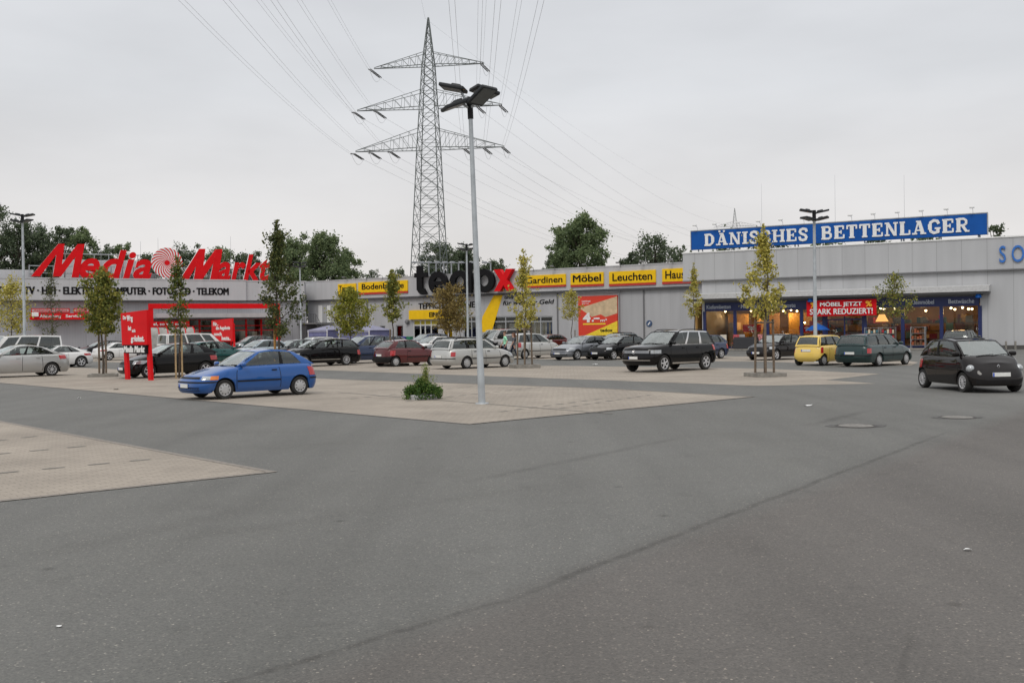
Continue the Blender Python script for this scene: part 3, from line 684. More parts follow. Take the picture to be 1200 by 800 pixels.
b = MB(); b.span(t0 + .02, T.U(812, .4), -.45, -.003, ZB, HT); b.obj('fascia', M_fascia_tx, rt)
b = MB(); b.span(t0, T.U(812, .4), -.5, .3, HT + .002, HT + .12); b.span(t0 + .03, T.U(812, .4), -.40, -.002, ZB - .22, ZB - .003, 1); b.obj('roof_edge', [M_fascia_tx, M_dgrey], rt)  # dark strip below the fascia is its shadow line, put in as colour
b = MB()
for px in (431, 654, 755): u = T.U(px); b.tube([(u, -.08, 0), (u, -.08, ZB - .25)], .08, 6)
b.obj('downpipe', M_mgrey, rt)
M_frw = mat('white_frame', (.62, .62, .60), .4, 0, .06); M_frg = mat('grey_frame', (.35, .36, .37), .4, 0, .06)
frame_win(rt, 'door', w_ent[0], w_ent[1], .02, w_ent[3], .06, M_frw, M_sglass, (T.U(492.5), T.U(498), T.U(505)), (zT(500, 380.8),), .16)
frame_win(rt, 'door', w_e2[0], w_e2[1], .02, w_e2[3], .06, M_frw, M_sglass, (T.U(525),), (zT(525, 380.8),), .16)
for w_ in (w_a, w_b, w_c): frame_win(rt, 'window', *w_, .06, M_frg, M_sglass, ((w_[0] + w_[1]) / 2,), (w_[2] + (w_[3] - w_[2]) * .76,), .13)
for w_ in (s_a, s_b): frame_win(rt, 'window', *w_, .06, M_frg, M_sglass, (), (), .1)
for w_ in (d_a, d_b):
    b = MB(); b.span(w_[0] + .02, w_[1] - .02, .05, .15, w_[2] + .01, w_[3] - .02); b.obj('shutter', M_white, rt)
b = MB(); b.span(w_ent[0] - .3, w_e2[1] + .3, -.42, -.004, w_ent[3] + .002, zT(500, 363.2)); b.obj('entrance_fascia', M_yellow, rt)
b = MB(); put_text(b, 'eingang', T.U(503.5, .4), T.U(530, .4), zT(515, 371.2, .4), zT(515, 365.4, .4), -.46, .035); b.obj('lettering', M_black, rt)
# greenish-yellow transom panels and yellow leaflets behind the doors, interior with goods
b = MB(); b.span(w_ent[0] + .1, w_ent[1] - .1, .088, .098, zT(500, 380.2), w_ent[3] - .05); b.span(w_e2[0] + .1, w_e2[1] - .1, .088, .098, zT(525, 380.2), w_e2[3] - .05)
b.obj('transom_panel', mat('olive_yellow', (.42, .34, .01), .5), rt)
b = MB(); b.span(T.U(520), T.U(528.5), .3, .32, .4, 2.2); b.span(T.U(508), T.U(511.5), .3, .32, .3, 1.5); b.span(T.U(556.5), T.U(560), .3, .32, .6, 1.6); b.obj('poster', M_yellow, rt)
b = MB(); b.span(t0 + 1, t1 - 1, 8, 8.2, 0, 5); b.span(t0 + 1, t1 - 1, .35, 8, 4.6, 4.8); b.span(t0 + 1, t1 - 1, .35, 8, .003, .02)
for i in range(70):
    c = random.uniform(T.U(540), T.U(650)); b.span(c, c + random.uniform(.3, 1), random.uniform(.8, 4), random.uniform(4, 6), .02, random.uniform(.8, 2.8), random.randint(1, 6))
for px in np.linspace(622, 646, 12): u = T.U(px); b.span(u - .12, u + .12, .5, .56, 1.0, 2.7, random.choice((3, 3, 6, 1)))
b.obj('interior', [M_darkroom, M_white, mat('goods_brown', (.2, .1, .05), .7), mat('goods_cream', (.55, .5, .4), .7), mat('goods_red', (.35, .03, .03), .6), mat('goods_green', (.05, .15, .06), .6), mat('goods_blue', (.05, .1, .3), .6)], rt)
# painted wall words and the yellow slanted stripe
b = MB(); put_text(b, 'teppich', T.U(491, .0), T.U(557, .0), zT(524, 361.2), zT(524, 352.6), -.05, .045)
put_text(b, 'und', T.U(592), T.U(620), zT(606, 350.0), zT(606, 344.8), -.05, .045); put_text(b, 'fuer', T.U(590), T.U(650), zT(620, 358.2), zT(620, 351.4), -.05, .045); b.obj('lettering', M_black, rt)
b = MB(); b.prism([T.hit(*q) for q in ((579, 345.6), (589.3, 345.2), (576.2, 389), (563, 389), (565.5, 371))], -.03, -.004); b.obj('stripe', M_yellow, rt)
t = T.root('satellite_lamp', 'small round grey wall lamp left of the yellow entrance', 'lamp', T.U(478.5), zT(478.5, 377), 0)
b = MB(); b.lathe([(0, -.5), (.2, -.45), (.3, -.25), (.25, -.05), (0, -.02)], 16, 'y'); b.obj('body', M_mgrey, t, 40)
# sign panels
for key, a0, a1, ya, yb, pm, lab in (('tapeten', 397.2, 418.4, 332.5, 346.9, 407, 'short yellow wall sign reading Tapeten'), ('boden', 421, 478.8, 329.6, 344.2, 450, 'yellow wall sign reading Bodenbeläge'),
        ('gard', 614, 664, 322.0, 336.6, 640, 'yellow wall sign reading Gardinen'), ('moebel', 669.7, 708.3, 319.5, 335.6, 689, 'yellow wall sign reading Möbel'), ('leucht', 714.8, 769.4, 317.2, 334.4, 742, 'yellow wall sign reading Leuchten'), ('haus', 777, 828, 314.4, 332.4, 793, 'yellow wall sign cut off by the pale block, reading Hau')):
    u0, u1, zA, zB = rect(a0, a1, ya, yb, pm, .5); w_, h_ = u1 - u0, zB - zA
    t = T.root('shop_sign', lab, 'sign', u0, zA, .5, 'yellow panels on the carpet store fascia')
    b = MB(); b.span(0, w_, -.1, .04, h_ * .15, h_, 0, .02); b.obj('panel', M_yellow, t)
    b = MB(); b.span(0, w_, -.1, .04, h_ * .0, h_ * .145); b.obj('stripe', mat('sign_red_line', (.5, .03, .02), .4), t)
    b = MB(); desc = .26 if key in ('tapeten', 'boden') else .34
    x1 = w_ * (.93 if key != 'haus' else 1.0); put_text(b, key, w_ * .08, x1, h_ * desc, h_ * .86, -.14, .035); b.obj('lettering', M_black, t)
    nl = max(1, int(w_ / 2.2))
    for k in range(nl):
        u = w_ * (k + .5) / nl
        lm = T.root('sign_lamp', 'small arm lamp over a yellow sign panel', 'lamp', u0 + u, HT - .1, .5, 'arm lamps above the yellow sign panels')
        bb = MB(); bb.tube([(0, .0, .0), (0, -.1, .42), (0, -.6, .5)], .03, 5); bb.obj('arm', M_mgrey, lm)
        bb = MB(); bb.box((0, -.72, .46), (.34, .3, .16), 0, None, .03); bb.obj('lamp_head', M_mgrey, lm)
# big black letters with the red x
u0, u1, zA, zB = rect(488, 580.8, 308.5, 344.0, 535, .9); ux1 = T.U(604, .9)
t = T.root('letter_sign', 'big black lower-case store letters ending in a red x', 'sign', u0, zA, .9)
W_, H_ = u1 - u0, zB - zA; xh = H_ * .76; sw_ = W_ * .068
b = MB(); b.prism([(W_ * .03, H_ * .16), (W_ * .03, H_ * .98), (W_ * .1, H_ * .98), (W_ * .1, H_ * .16)], -.3, .08); b.ring(W_ * .03 + sw_ * 1.25, sw_ * 1.2, sw_ * 1.25, sw_ * 1.2, sw_, 180, 300, -.305, .075); b.prism([(-.0, xh * .78), (W_ * .165, xh * .78), (W_ * .165, xh * .98), (0, xh * .98)], -.31, .075); b.prism([(W_ * .03, sw_ * 1.1), (W_ * .1, sw_ * 1.1), (W_ * .1, H_ * .2), (W_ * .03, H_ * .2)], -.302, .078); b.obj('letter', M_black, t)
b = MB(); b.ring(W_ * .305, xh / 2, W_ * .12, xh / 2, sw_, 0, 315, -.3, .08); b.prism([(W_ * .22, xh * .40), (W_ * .425, xh * .40), (W_ * .425, xh * .57), (W_ * .22, xh * .57)], -.31, .075); b.obj('letter', M_black, t)
b = MB(); b.ring(W_ * .58, xh / 2, W_ * .125, xh / 2, sw_, 0, 360, -.3, .08); b.prism([(W_ * .655, 0), (W_ * .73, 0), (W_ * .73, H_), (W_ * .655, H_)], -.31, .075); b.obj('letter', M_black, t)
b = MB(); b.ring(W_ * .88, xh / 2, W_ * .125, xh / 2, sw_, 0, 360, -.3, .08); b.obj('letter', M_black, t)
xz0, xz1 = zT(592, 341, .9), zT(592, 315.4, .9)
b = MB(); put_text(b, 'x', u1 - u0 + .05, ux1 - u0, xz0 - zA, xz1 - zA, -.34, .65); b.obj('lettering', M_red, t)
for i, px in enumerate((494, 503.5, 512, 521, 530, 538.5, 549, 561.5, 576)):
    lm = T.root('letter_lamp', 'tall T-shaped lamp above the big black letters', 'lamp', T.U(px, -.4), HT - .5, -.4, 'lamps above the black letters')
    hh = zT(px, 307.5, -.4) - HT + .5
    bb = MB(); bb.span(-.07, .07, -.05, .05, 0, hh); bb.span(-.04, .04, -1.1, -.05, hh - .1, hh); bb.obj('arm', M_steel, lm)
    bb = MB(); bb.box((0, -1.3, hh - .05), (.46, .5, .24), 0, None, .05); bb.obj('lamp_head', M_steel, lm)
# price poster
u0, u1, zA, zB = rect(679, 724.7, 346.5, 393, 702); w_, h_ = u1 - u0, zB - zA
t = T.root('price_poster', 'large red poster with floor boards and a white 4.– price', 'poster', u0, zA, .15)
b = MB(); b.span(0, w_, -.05, .14, 0, h_); b.obj('board', mat('poster_red', (.68, .045, .018), .5, 0, .05), t)
b = MB(); b.prism([(w_ * .03, h_ * .70), (w_ * .999, h_ * .97), (w_ * .999, h_ * .55), (w_ * .70, h_ * .46), (w_ * .58, h_ * .53), (w_ * .35, h_ * .47)], -.058, -.052)
b.obj('laminate_picture', mat('laminate_print', (.60, .45, .28), .5, 0, .18, 2), t)
b = MB(); b.prism([(w_ * .16, 0.01), (w_ * .999, .01), (w_ * .999, h_ * .36)], -.058, -.052); b.obj('corner', M_yellow if False else mat('poster_yellow', (.85, .62, .03), .5), t)
b = MB(); b.span(w_ * .12, w_ * .7, -.062, -.059, h_ * .275, h_ * .31); b.obj('underline', MATS['poster_yellow'], t)
b = MB(); put_text(b, '4', w_ * .12, w_ * .32, h_ * .335, h_ * .58, -.075, .02); put_text(b, '.-', w_ * .35, w_ * .55, h_ * .345, h_ * .45, -.075, .02); put_text(b, 'm2', w_ * .57, w_ * .74, h_ * .345, h_ * .42, -.075, .02); put_text(b, 'laminat', w_ * .1, w_ * .32, h_ * .85, h_ * .90, -.06, .006); put_text(b, 'nur', w_ * .1, w_ * .28, h_ * .79, h_ * .83, -.06, .006); b.obj('lettering', M_white, t)
b = MB(); put_text(b, 'tedox', w_ * .56, w_ * .88, h_ * .09, h_ * .17, -.075, .02); b.obj('lettering', M_black, t)
b = MB(); b.tube([(-.3, -.3, h_ + .35), (w_ + .2, -.3, h_ + .35)], .05, 5); b.tube([(w_ + .35, -.2, -.6), (w_ + .35, -.2, h_ + .6)], .06, 5); b.tube([(-.3, -.3, h_ + .35), (-.3, .1, h_ + .35)], .04, 5); b.tube([(w_ + .2, -.3, h_ + .35), (w_ + .2, .1, h_ + .35)], .04, 5); b.obj('lamp_rail', M_mgrey, t)
t = T.root('round_sign', 'small round blue and white sign on the grey wall by the pipe', 'sign', T.U(761), zT(761, 379), .02)
b = MB(); b.lathe([(0, -.06), (.34, -.06), (.36, -.02), (.36, 0)], 20, 'y'); b.obj('disc', mat('round_blue', (.05, .09, .18), .4), t); b = MB(); b.box((0, -.065, 0), (.12, .006, .4), 0, Matrix.Rotation(.7, 3, 'Y')); b.obj('bar', M_white, t)
# landing with stair in the inner corner
t = T.root('metal_staircase', 'grey metal landing and stair in the corner between the stores', 'staircase', T.U(363, 2.5), 0, 2.5)
zl = zT(370, 378, 2.5); Lw = T.U(388, 2.5) - T.U(363, 2.5)
b = MB(); b.span(-1.2, Lw * .55, -1, 2.3, zl - .2, zl); b.obj('landing', M_mgrey, t)
b = MB()
for k in range(9): u = -1.2 + k * (Lw * .55 + 1.2) / 8; b.tube([(u, -1, zl), (u, -1, zl + 1.1)], .03, 5)
b.tube([(-1.2, -1, zl + 1.1), (Lw * .55, -1, zl + 1.1)], .04, 5); b.tube([(Lw * .55, -1, zl + 1.1), (Lw * 1.15, -1, 1.0)], .04, 5); b.obj('railing', M_dgrey, t)
b = MB()
for k in range(12): u = Lw * .55 + k * (Lw * .6) / 12; b.span(u, u + Lw * .055, -1, .6, zl * (1 - (k + 1) / 12), zl * (1 - (k + 1) / 12) + .07)
b.obj('steps', M_mgrey, t)
b = MB(); b.span(-1.0, .2, -.8, 2.2, 0, zl - .21); b.obj('store_cupboard', M_dgrey, t)
# pavilion tents
for (a0, a1, yp, ye, lab) in ((375, 397, 381, 386.5, 'left lavender garden tent with peaked roof by the carpet store'), (411, 446, 381, 387, 'right lavender garden tent with long ridge by the carpet store')):
    off = 9; u0, u1 = T.U(a0, off), T.U(a1, off); zr, ze = zT((a0 + a1) / 2, yp, off), zT((a0 + a1) / 2, ye, off); w_ = u1 - u0
    t = T.root('garden_tent', lab, 'tent', u0, 0, off, 'lavender tents in front of the carpet store')
    rid = .28 if a0 > 400 else .5
    b = MB(); b.add([(-.15, -2, ze), (w_ + .15, -2, ze), (w_ + .15, 2, ze), (-.15, 2, ze), (w_ * rid, 0, zr), (w_ * (1 - rid), 0, zr)], [(0, 1, 5, 4), (1, 2, 5), (2, 3, 4, 5), (3, 0, 4)]); b.add([(-.15, -2, ze - .25), (w_ + .15, -2, ze - .25), (w_ + .15, -2, ze), (-.15, -2, ze)], [(0, 1, 2, 3)]); b.obj('tent_roof', mat('tent_roof_cloth', (.24, .24, .33), .8, 0, .1, 1), t)
    b = MB(); b.grid([[(w_ * k / 14, -1.95 + .05 * (k % 2), z) for k in range(15)] for z in (.05, ze - .2)]); b.grid([[(.02, y, z) for y in (-1.95, 0, 1.95)] for z in (.05, ze - .01)]); b.grid([[(w_ - .02, y, z) for y in (-1.95, 0, 1.95)] for z in (.05, ze - .01)])
    b.obj('tent_wall', mat('tent_wall_cloth', (.15, .155, .30), .85, 0, .15, 1), t)
    b = MB()
    for u in (0, w_): b.tube([(u, -2, 0), (u, -2, ze)], .05, 6)
    b.obj('pole', M_white, t)
for px, c, lab in ((469.5, (.08, .05, .45), 'violet plastic bin at the carpet store wall, left one'), (474, (.05, .06, .4), 'violet blue plastic bin beside the green one'), (480, (.03, .22, .12), 'green plastic bin left of the yellow entrance')):
    t = T.root('sale_bin', lab, 'bin', T.U(px, 3), 0, 3.0, 'plastic bins near the entrance'); b = MB(); b.span(-.3, .3, -.3, .3, .04, 1.15, 0, .06); b.span(-.34, .34, -.34, .34, 1.15, 1.25, 0, .03); b.obj('body', mat('bin_' + str(int(px)), c, .4), t)

# ---------------------------------------------------------------- bedding store (right)
D = Facade(801, 87.2, 1190, 74.6)
zD = lambda px, py, off=0: D.Z(px, py, off)
HD = (zD(840, 295.3) + zD(1100, 282.6)) / 2; ZD1 = (zD(840, 326.8) + zD(1150, 317.0)) / 2
d0, d1 = D.U(801.0), D.U(1330)
SB = -.25                                        # lower wall set back (towards -n)
rt = D.root('bedding_store', 'pale grey clad bedding store with blue framed shop windows, on the right', 'store')
lw0 = D.U(823, SB); wz1 = zD(980, 358, SB) ; wz0 = .25
g0, g1 = D.U(826, SB), D.U(1148.6, SB); bandT = zD(845, 354.2, SB); bandB = zD(845, 364.6, SB)
w = MB(); wall_open(w, lw0, d1, .0, ZD1 + .1, -SB, .3, [(g0, g1, .12, bandT)]); w.obj('wall', M_wall_db, rt)
w = MB(); w.span(lw0, lw0 + .3, -SB + .3, 40, 0, ZD1); w.span(d1 - .3, d1, -SB + .3, 40, 0, ZD1); w.span(lw0, d1, 40, 40.3, 0, ZD1); w.obj('wall', M_wall_db, rt)
b = MB(); b.span(d0, d1, 0, .35, ZD1, HD); b.span(d0, d0 + .35, .35, 38, ZD1, HD - .002); b.span(d1 - .35, d1, .35, 38, ZD1, HD - .002); b.obj('fascia', M_wall_db, rt)
b = MB(); b.span(d0 - .06, d1, -.06, .4, HD + .002, HD + .1); b.span(d0 - .03, d1, -.03, -SB - .003, ZD1 - .10, ZD1 - .003, 1); b.obj('roof_edge', [M_white, M_mgrey], rt)
b = MB(); b.span(d0 + .4, d1 - .4, .4, 39, HD - 1.0, HD - .75); b.obj('roof', M_roof, rt)
# plinth
b = MB(); b.span(g1 + .3, d1, -SB - .14, -SB - .002, 0, .28); b.obj('plinth', mat('plinth', (.09, .085, .08), .9), rt)
# canopy
CO = 1.0; c0, c1 = D.U(803, CO), D.U(1159.5, CO)
zc1 = (zD(850, 343.3, CO) + zD(1100, 336.8, CO)) / 2; zc0 = (zD(850, 349.2, CO) + zD(1100, 343, CO)) / 2
b = MB(); b.prism([(-CO, zc0), (-CO, zc1), (-SB - .02, zc1 + .12), (-SB - .02, zc0 - .02)], 0, 1)   # profile swept along u
b.v = [(c0 + (c1 - c0) * v[1], v[0], v[2]) for v in b.v]; b.obj('canopy', mat('canopy_edge', (.52, .52, .52), .5), rt)
b = MB(); b.span(c0 + .05, c1 - .05, -CO + .25, -SB - .03, zc0 - .16, zc0 - .024); b.span(lw0 + .02, g1 + .2, -SB - .15, -SB - .02, bandT + .02, zc0 - .17); b.obj('soffit', M_mgrey, rt)
for px in (948, 1146): u = D.U(px, CO); b = MB(); b.lathe([(0, -.0), (.16, -.05), (.24, -.3), (0, -.36)], 14, 'z', 0, (u, -CO + .5, zc0 - .14)); b.obj('canopy_lamp', M_blue, rt, 40)
# blue window frames and lettered band
posts = [g0, D.U(861.5, SB), D.U(899.5, SB), D.U(939.4, SB), D.U(966, SB), D.U(1014, SB), D.U(1058, SB), D.U(1103.4, SB), g1]
b = MB(); b.span(g0 + .05, g1 - .05, -SB - .1, -SB + .06, bandB, bandT - .02); b.obj('sign_band', M_navy, rt)
for i, (key, pa, pb) in enumerate((('kiefer', 829, 857), ('matr', 869, 892), ('latt', 905, 933), ('klein', 1068, 1095), ('bettw', 1112, 1142))):
    b = MB(); hgt = bandT - bandB; put_text(b, key, D.U(pa, SB), D.U(pb, SB), bandB + hgt * .27, bandB + hgt * .72, -SB - .135, .034); b.obj('lettering', mat('band_white', (.55, .6, .68), .5), rt)
b = MB()
for p_ in posts: b.span(p_ - .13, p_ + .13, -SB - .06, -SB + .14, .1, bandB - .002)
b.span(g0 + .14, posts[4] - .14, -SB - .04, -SB + .12, .1, .28); b.span(posts[5] + .14, g1 - .14, -SB - .04, -SB + .12, .1, .28); b.obj('window_frame', M_navy, rt)
for i in range(8):
    b = MB(); b.span(posts[i] + .131, posts[i + 1] - .131, -SB + .03, -SB + .045, .285 if i != 4 else .02, bandB - .004)
    b.obj('window_pane' if i != 4 else 'door_pane', M_sglass, rt)
b = MB(); um = (posts[4] + posts[5]) / 2
for u in (posts[4] + .2, um, posts[5] - .2): b.span(u - .05, u + .05, -SB - .02, -SB + .10, .02, bandB - .02)
b.span(posts[4] + .25, um - .05, -SB - .01, -SB + .09, 2.3, 2.4); b.span(um + .05, posts[5] - .25, -SB - .01, -SB + .09, 2.3, 2.4); b.obj('door', M_navy, rt)
# lit interior with displays
M_iw = mat('interior_wall_ochre', (.42, .24, .07), .8, 0, .25, .7); M_if = mat('interior_floor', (.2, .13, .08), .5, 0, .2); M_lampw = mat('warm_spot', (.9, .8, .6), .5, 0, 0, emit=(1, .78, .45), estr=12)
pal = [mat('goods_' + n_, c, .7, 0, .15) for n_, c in (('ochre', (.5, .3, .08)), ('tan', (.42, .26, .13)), ('rust', (.3, .08, .03)), ('linen', (.6, .5, .36)), ('walnut', (.12, .06, .03)), ('teal', (.05, .16, .2)), ('crimson', (.4, .03, .04)))]
b = MB(); b.span(g0 - 1, g1 + 1, 8.5, 8.7, 0, bandT); b.span(g0 - 1, g0 - .8, .7, 8.5, 0, bandT); b.span(g1 + .8, g1 + 1, .7, 8.5, 0, bandT); b.span(g0 - 1, g1 + 1, -SB + .35, 8.5, bandB + .2, bandB + .3); b.span(g0 - .8, g1 + .8, -SB + .32, 8.5, .004, .03, 1)
b.obj('interior', [M_iw, M_if], rt)
goods = MB()
for i in range(3):
    a0, a1 = posts[i] + .4, posts[i + 1] - .4
    for k in range(3):
        u = a0 + (a1 - a0) * k / 3; hgt = random.uniform(.5, 2.4); goods.span(u, u + (a1 - a0) / 3.3, random.uniform(3, 4.5), random.uniform(5, 7), .03, hgt, random.choice((0, 1, 1, 3)), .04)
    goods.span(a0, a1, 5.2, 5.35, 0.3, 3.0, random.choice((0, 1)))
for i in (3, 4, 5, 6, 7):
    a0, a1 = posts[i] + .3, posts[i + 1] - .3
    for row in range(3):
        for k in range(12):
            u = random.uniform(a0, a1); yy = 2.2 + row * 1.8; zz = random.choice((.03, .03, .75, 1.4, 2.0)); goods.span(u, u + random.uniform(.2, .7), yy, yy + random.uniform(.3, .8), zz, zz + random.uniform(.2, .6), random.randint(0, 6), .02)
        for zz in (.7, 1.35, 1.95): goods.span(a0, a1, 2.25 + row * 1.8, 2.9 + row * 1.8, zz, zz + .05, 4)
goods.obj('display_goods', pal, rt)
# warm lamps seen through the panes
spots = [(905, 364), (918, 364.3), (927, 363.2), (934, 364.5), (943, 378), (1032, 361.5), (1036, 362), (1048, 362), (1114.5, 361), (1119, 362.5), (1128, 360.5), (1135, 362), (1139, 362), (1085, 364), (880, 364), (850, 365)]
for px, py in spots:
    u, z = D.hit(px, py, -3.6); z = min(z, bandB + .12); b = MB(); b.lathe([(.0, .08), (.07, .06), (.09, 0), (.05, -.06), (0, -.08)], 10, 'z', 0, (u, 3.6, z)); b.obj('spot_lamp', M_lampw, rt)
u, z = D.hit(1033, 373, -2.2); b = MB(); b.lathe([(.22, .32), (.5, -.25), (.45, -.25), (.2, .3)], 16, 'z', 0, (u, 2.4, z)); b.obj('hanging_lamp', mat('glowing_shade', (.8, .5, .2), .6, 0, 0, emit=(1, .55, .16), estr=1.6), rt)
for k, px in enumerate((842, 880, 920, 960, 1036, 1080, 1126)):
    ld = bpy.data.lights.new('shop_lamp', 'POINT'); ld.energy = 95 if k < 3 else 48; ld.color = (1, .60, .24); ld.shadow_soft_size = .3
    lo = bpy.data.objects.new('shop_lamp', ld); COL.objects.link(lo); lo.parent = rt; lo.location = (D.U(px, -4), 4.6, bandB - .35)
    bb = MB(); bb.lathe([(.05, .16), (.28, .06), (.3, .02), (.25, .05), (.04, .13)], 12, 'z', 0, (D.U(px, -4), 4.6, bandB + .0)); bb.obj('pendant_lamp', M_mgrey, rt)
# red reduced stickers in the windows
for px, py in ((881.5, 384.5), (948, 385.5), (960, 380)):
    u, z = D.hit(px, py, SB - .15); b = MB(); b.span(u - .75, u + .75, -SB + .065, -SB + .075, z - .3, z + .3)
    b.obj('sale_sticker', M_red2, rt); b = MB(); put_text(b, '%', u - .35, u + .35, z - .18, z + .18, -SB + .057, .006); b.obj('lettering', M_white, rt)
# banner over the entrance
u0, u1 = D.U(945.5, .45), D.U(1027.4, .45); zA, zB = zD(985, 370, .45), zD(985, 351.3, .45); w_, h_ = u1 - u0, zB - zA
t = D.root('sale_banner', 'red cloth banner MÖBEL JETZT STARK REDUZIERT over the bedding store entrance', 'banner', u0, zA, .45)
b = MB(); b.grid([[(w_ * k / 24, .05 * math.sin(k * .9) * (1 - j / 3) * .6, h_ * j / 3) for k in range(25)] for j in range(4)]); b.obj('cloth', M_red2, t, 60)
b = MB(); put_text(b, 'mj', w_ * .20, w_ * .80, h_ * .53, h_ * .92, -.09, .03); put_text(b, 'sr', w_ * .05, w_ * .95, h_ * .10, h_ * .46, -.09, .03); b.obj('lettering', M_white, t)
for q0, q1 in ((.06, .145), (.85, .94)): b = MB(); put_text(b, '%', w_ * q0, w_ * q1, h_ * .54, h_ * .90, -.09, .03); b.obj('percent_mark', mat('percent_orange', (.85, .4, .02), .5), t)
# blue wall letters at the right edge
u0, u1 = D.U(1171.8), D.U(1201); zA, zB = zD(1186, 307.4), zD(1186, 287.6)
t = D.root('wall_letters', 'blue capital letters SO on the pale fascia at the right edge', 'sign', u0, zA, .02)
b = MB(); put_text(b, 'so', 0, u1 - u0, 0, zB - zA, -.12, .11); b.obj('lettering', mat('letter_blue', (.03, .16, .52), .4), t)
# rooftop name board with slab-serif letters
OB = -1.6; u0, u1 = D.U(811.5, OB), D.U(1157.8, OB); zA = (zD(815, 292, OB) + zD(1154, 275.8, OB)) / 2; zB = (zD(815, 269.8, OB) + zD(1154, 251.8, OB)) / 2; w_, h_ = u1 - u0, zB - zA
t = D.root('rooftop_board', 'long blue rooftop board with white slab-serif letters DÄNISCHES BETTENLAGER', 'sign', u0, zA, OB)
b = MB(); b.span(0, w_, -.08, .25, 0, h_, 0, .02); b.obj('board', M_blue, t)
b = MB(); b.span(-.05, w_ + .05, -.1, .27, h_ + .003, h_ + .08); b.span(-.06, -.003, -.1, .27, -.02, h_); b.span(w_ + .003, w_ + .06, -.1, .27, -.02, h_)
nb = 9
for k in range(nb): u = .6 + k * (w_ - 1.2) / (nb - 1); b.tube([(u, .1, 0), (u, .1, -(zA - HD) - .8)], .06, 5); b.tube([(u, .3, h_ * .8), (u, 1.8, -(zA - HD) - .7)], .05, 5)
b.obj('support_frame', M_steel, t)
SLAB = {  # strokes in a 1 x 1 box: (x0,z0,x1,z1,half width)  + serif flags ; arcs as polylines
    'D': ([('l', [(.22, 0), (.22, 1)], .13), ('p', [(.22, .93), (.55, .93), (.78, .75), (.82, .5), (.78, .25), (.55, .07), (.22, .07)], .085), ('l', [(.8, .3), (.8, .7)], .13)], [(.02, 0, .42), (.02, 1, .42)], .92),
    'A': ([('l', [(.2, 0), (.48, 1)], .06), ('l', [(.5, 1), (.8, 0)], .13), ('l', [(.28, .3), (.72, .3)], .055)], [(0, 0, .38), (.6, 0, 1.02), (.3, 1, .62)], 1.0),
    'N': ([('l', [(.2, 0), (.2, 1)], .07), ('l', [(.2, 1), (.8, 0)], .12), ('l', [(.82, 0), (.82, 1)], .07)], [(.02, 0, .38), (.02, 1, .36), (.66, 1, 1.0)], 1.0),
    'I': ([('l', [(.5, 0), (.5, 1)], .13)], [(.05, 0, .95), (.05, 1, .95)], .5),
    'S': ([('p', [(.85, .72), (.78, .9), (.5, .95), (.25, .88), (.17, .72), (.3, .58), (.7, .44), (.84, .28), (.75, .1), (.48, .05), (.22, .1), (.14, .3)], .1)], [], .78),
    'C': ([('p', [(.87, .7), (.78, .9), (.5, .95), (.26, .82), (.18, .5), (.26, .18), (.5, .05), (.78, .1), (.9, .3)], .1), ('l', [(.2, .3), (.2, .7)], .13)], [], .88),
    'H': ([('l', [(.22, 0), (.22, 1)], .12), ('l', [(.8, 0), (.8, 1)], .12), ('l', [(.22, .5), (.8, .5)], .06)], [(.02, 0, .42), (.02, 1, .42), (.6, 0, 1), (.6, 1, 1)], 1.05),
    'E': ([('l', [(.25, 0), (.25, 1)], .14), ('l', [(.25, .94), (.85, .94)], .065), ('l', [(.25, .06), (.88, .06)], .065), ('l', [(.25, .5), (.65, .5)], .06), ('l', [(.86, .7), (.86, .98)], .06), ('l', [(.9, .02), (.9, .32)], .06), ('l', [(.66, .36), (.66, .64)], .05)], [(.02, 0, .4), (.02, 1, .4)], .85),
    'B': ([('l', [(.22, 0), (.22, 1)], .13), ('p', [(.22, .94), (.6, .94), (.76, .84), (.76, .64), (.6, .53), (.22, .53)], .075), ('p', [(.22, .5), (.65, .5), (.84, .38), (.84, .17), (.65, .06), (.22, .06)], .08)], [(.02, 0, .4), (.02, 1, .4)], .9),
    'T': ([('l', [(.5, 0), (.5, 1)], .14), ('l', [(.08, .94), (.92, .94)], .065), ('l', [(.1, .68), (.1, .98)], .06), ('l', [(.9, .68), (.9, .98)], .06)], [(.26, 0, .74)], .88),
    'L': ([('l', [(.25, 0), (.25, 1)], .14), ('l', [(.25, .06), (.88, .06)], .065), ('l', [(.9, .02), (.9, .36)], .06)], [(.02, 0, .4), (.02, 1, .5)], .82),
    'G': ([('p', [(.85, .72), (.76, .9), (.5, .95), (.26, .82), (.18, .5), (.26, .18), (.5, .05), (.82, .12)], .1), ('l', [(.2, .3), (.2, .7)], .13), ('l', [(.8, .05), (.8, .44)], .11)], [(.56, .44, 1.0)], .95),
    'R': ([('l', [(.22, 0), (.22, 1)], .13), ('p', [(.22, .94), (.6, .94), (.78, .82), (.78, .6), (.6, .48), (.22, .48)], .08), ('l', [(.5, .48), (.82, .0)], .11)], [(.02, 0, .42), (.02, 1, .4), (.7, 0, 1.02)], .95),
}
